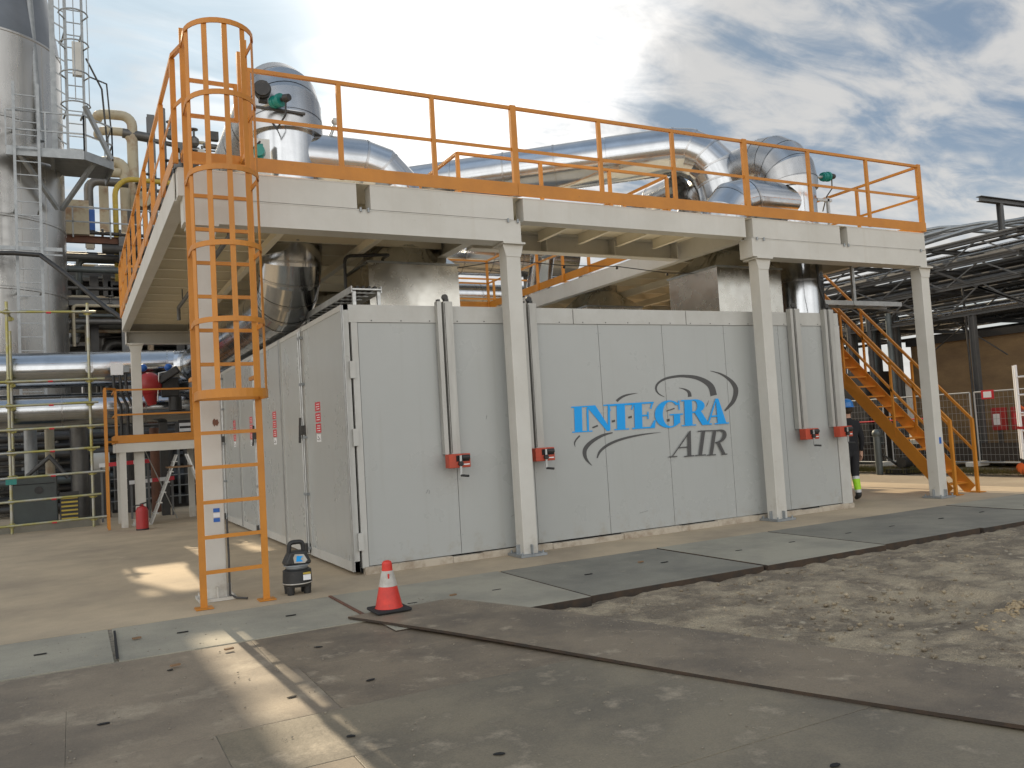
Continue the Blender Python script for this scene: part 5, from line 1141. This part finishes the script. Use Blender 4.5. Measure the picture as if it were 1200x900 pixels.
# ------------------------------------------------------------------ person
pn = thing('person', (9.80, .62, 0), 'person in black jacket and blue helmet, half hidden behind the enclosure corner', 'person')
pxx, pyy = 9.80, .62
J = {'pel': (0, 0, .98, .155, .115), 'wst': (0, .01, 1.12, .145, .105), 'chs': (0, .02, 1.36, .18, .125), 'nck0': (0, .01, 1.53, .09, .08), 'nck': (0, 0, 1.60, .06, .06), 'hd': (0, -.01, 1.72, .085, .10), 'tp': (0, -.01, 1.83, .07, .085)}
for s, n_ in ((1, 'R'), (-1, 'L')):
    J.update({'hip'+n_: (s*.09, 0, .92, .10, .11), 'kn'+n_: (s*.10, -.01 if s > 0 else -.05, .50, .072, .078), 'an'+n_: (s*.10, .03, .10, .055, .06), 'to'+n_: (s*.12, -.13, .05, .045, .04),
              'sh'+n_: (s*.185, .01, 1.46, .075, .075), 'el'+n_: (s*.245, .04, 1.17, .055, .055), 'wr'+n_: (s*.25, -.03, .93, .04, .04)})
E_ = [('pel', 'wst'), ('wst', 'chs'), ('chs', 'nck0'), ('nck0', 'nck'), ('nck', 'hd'), ('hd', 'tp')]
for n_ in 'RL': E_ += [('pel', 'hip'+n_), ('hip'+n_, 'kn'+n_), ('kn'+n_, 'an'+n_), ('an'+n_, 'to'+n_), ('chs', 'sh'+n_), ('sh'+n_, 'el'+n_), ('el'+n_, 'wr'+n_)]
def skin(J, E_, root, sub, rot=0):
    names = list(J); me = bpy.data.meshes.new('skeleton'); me.from_pydata([J[n][:3] for n in names], [(names.index(a), names.index(b)) for a, b in E_], [])
    o = bpy.data.objects.new('skeleton', me); col.objects.link(o); m = o.modifiers.new('skin', 'SKIN'); m.use_smooth_shade = True
    for i, n in enumerate(names): sv = me.skin_vertices[0].data[i]; sv.radius = J[n][3:5]; sv.use_root = (n == root)
    ss = o.modifiers.new('sub', 'SUBSURF'); ss.levels = sub; ss.render_levels = sub
    bpy.context.view_layer.update(); dg = bpy.context.evaluated_depsgraph_get(); res = bpy.data.meshes.new_from_object(o.evaluated_get(dg))
    bpy.data.objects.remove(o); return res
def put(me, name, mats, fn, parent):
    o = bpy.data.objects.new(name, me); col.objects.link(o); o.parent = parent; me.materials.clear()
    for m in mats: me.materials.append(M[m])
    for p in me.polygons: p.material_index = fn(p.center); p.use_smooth = True
    return o
def pm(c):
    if c.z > 1.575: return 5
    if c.z > .93: return 0
    if c.z < .13: return 4
    if .22 < c.z < .42: return 2
    if .42 <= c.z < .48 or .17 < c.z <= .22: return 3
    return 1
pb = put(skin(J, E_, 'pel', 2), 'body', ['jacket', 'trouser', 'hivis', 'silver', 'black', 'skin'], pm, pn)
for s in (1, -1):
    HJ = {'w': (s*.25, -.03, .95, .032, .024), 'p': (s*.255, -.05, .87, .042, .022)}; HE = [('w', 'p')]
    for k, (dy, ln) in enumerate(((-.035, .085), (-.012, .095), (.012, .09), (.033, .07))):
        HJ['f%d' % k] = (s*.255, -.05+dy, .83, .011, .011); HJ['g%d' % k] = (s*.25, -.06+dy, .83-ln*.55, .010, .010); HJ['h%d' % k] = (s*.235, -.065+dy, .83-ln, .008, .008)
        HE += [('p', 'f%d' % k), ('f%d' % k, 'g%d' % k), ('g%d' % k, 'h%d' % k)]
    HJ['t'] = (s*.24, -.10, .87, .012, .012); HJ['u'] = (s*.225, -.125, .835, .010, .010); HE += [('p', 't'), ('t', 'u')]
    put(skin(HJ, HE, 'w', 1), 'hand', ['skin'], lambda c: 0, pn)
def loc(*p): return (pxx+p[0], pyy+p[1], p[2])
b = MB(); b.prism([(pyy-.135, 1.70), (pyy-.10, 1.745), (pyy-.10, 1.69)], 'x', pxx-.015, pxx+.015); b.build('nose', 'skin', pn)
for s in (1, -1): MB().sphere(loc(s*.095, .0, 1.715), .018, .03, .04, 10, 6).build('ear', 'skin', pn); MB().sphere(loc(s*.035, -.095, 1.735), .014, .01, .011, 8, 6).build('eye', 'black', pn)
MB().box(pxx-.03, pyy-.112, 1.655, pxx+.03, pyy-.098, 1.665).build('mouth', 'red', pn)
MB().sphere(loc(0, .02, 1.74), .102, .115, .10, 16, 10).build('hair', 'hair', pn)
hl = MB(); hl.lathe(loc(0, 0, 0), [(.165, 1.775), (.14, 1.785), (.135, 1.80), (.125, 1.87), (.09, 1.92), (.04, 1.94), (.001, 1.942)], 28); hl.prism([(pxx-.09, pyy-.14), (pxx+.09, pyy-.14), (pxx+.05, pyy-.20), (pxx-.05, pyy-.20)], 'z', 1.772, 1.784); hl.build('helmet', 'helmet', pn)
MB().box(pxx+.125, pyy-.05, 1.70, pxx+.165, pyy+.05, 1.80).build('ear_defender', 'black', pn)
MB().box(pxx+.09, pyy-.03, .74, pxx+.20, pyy+.03, .94).build('belt_pouch', 'trouser', pn)
pn.rotation_euler = (0, 0, R(160))
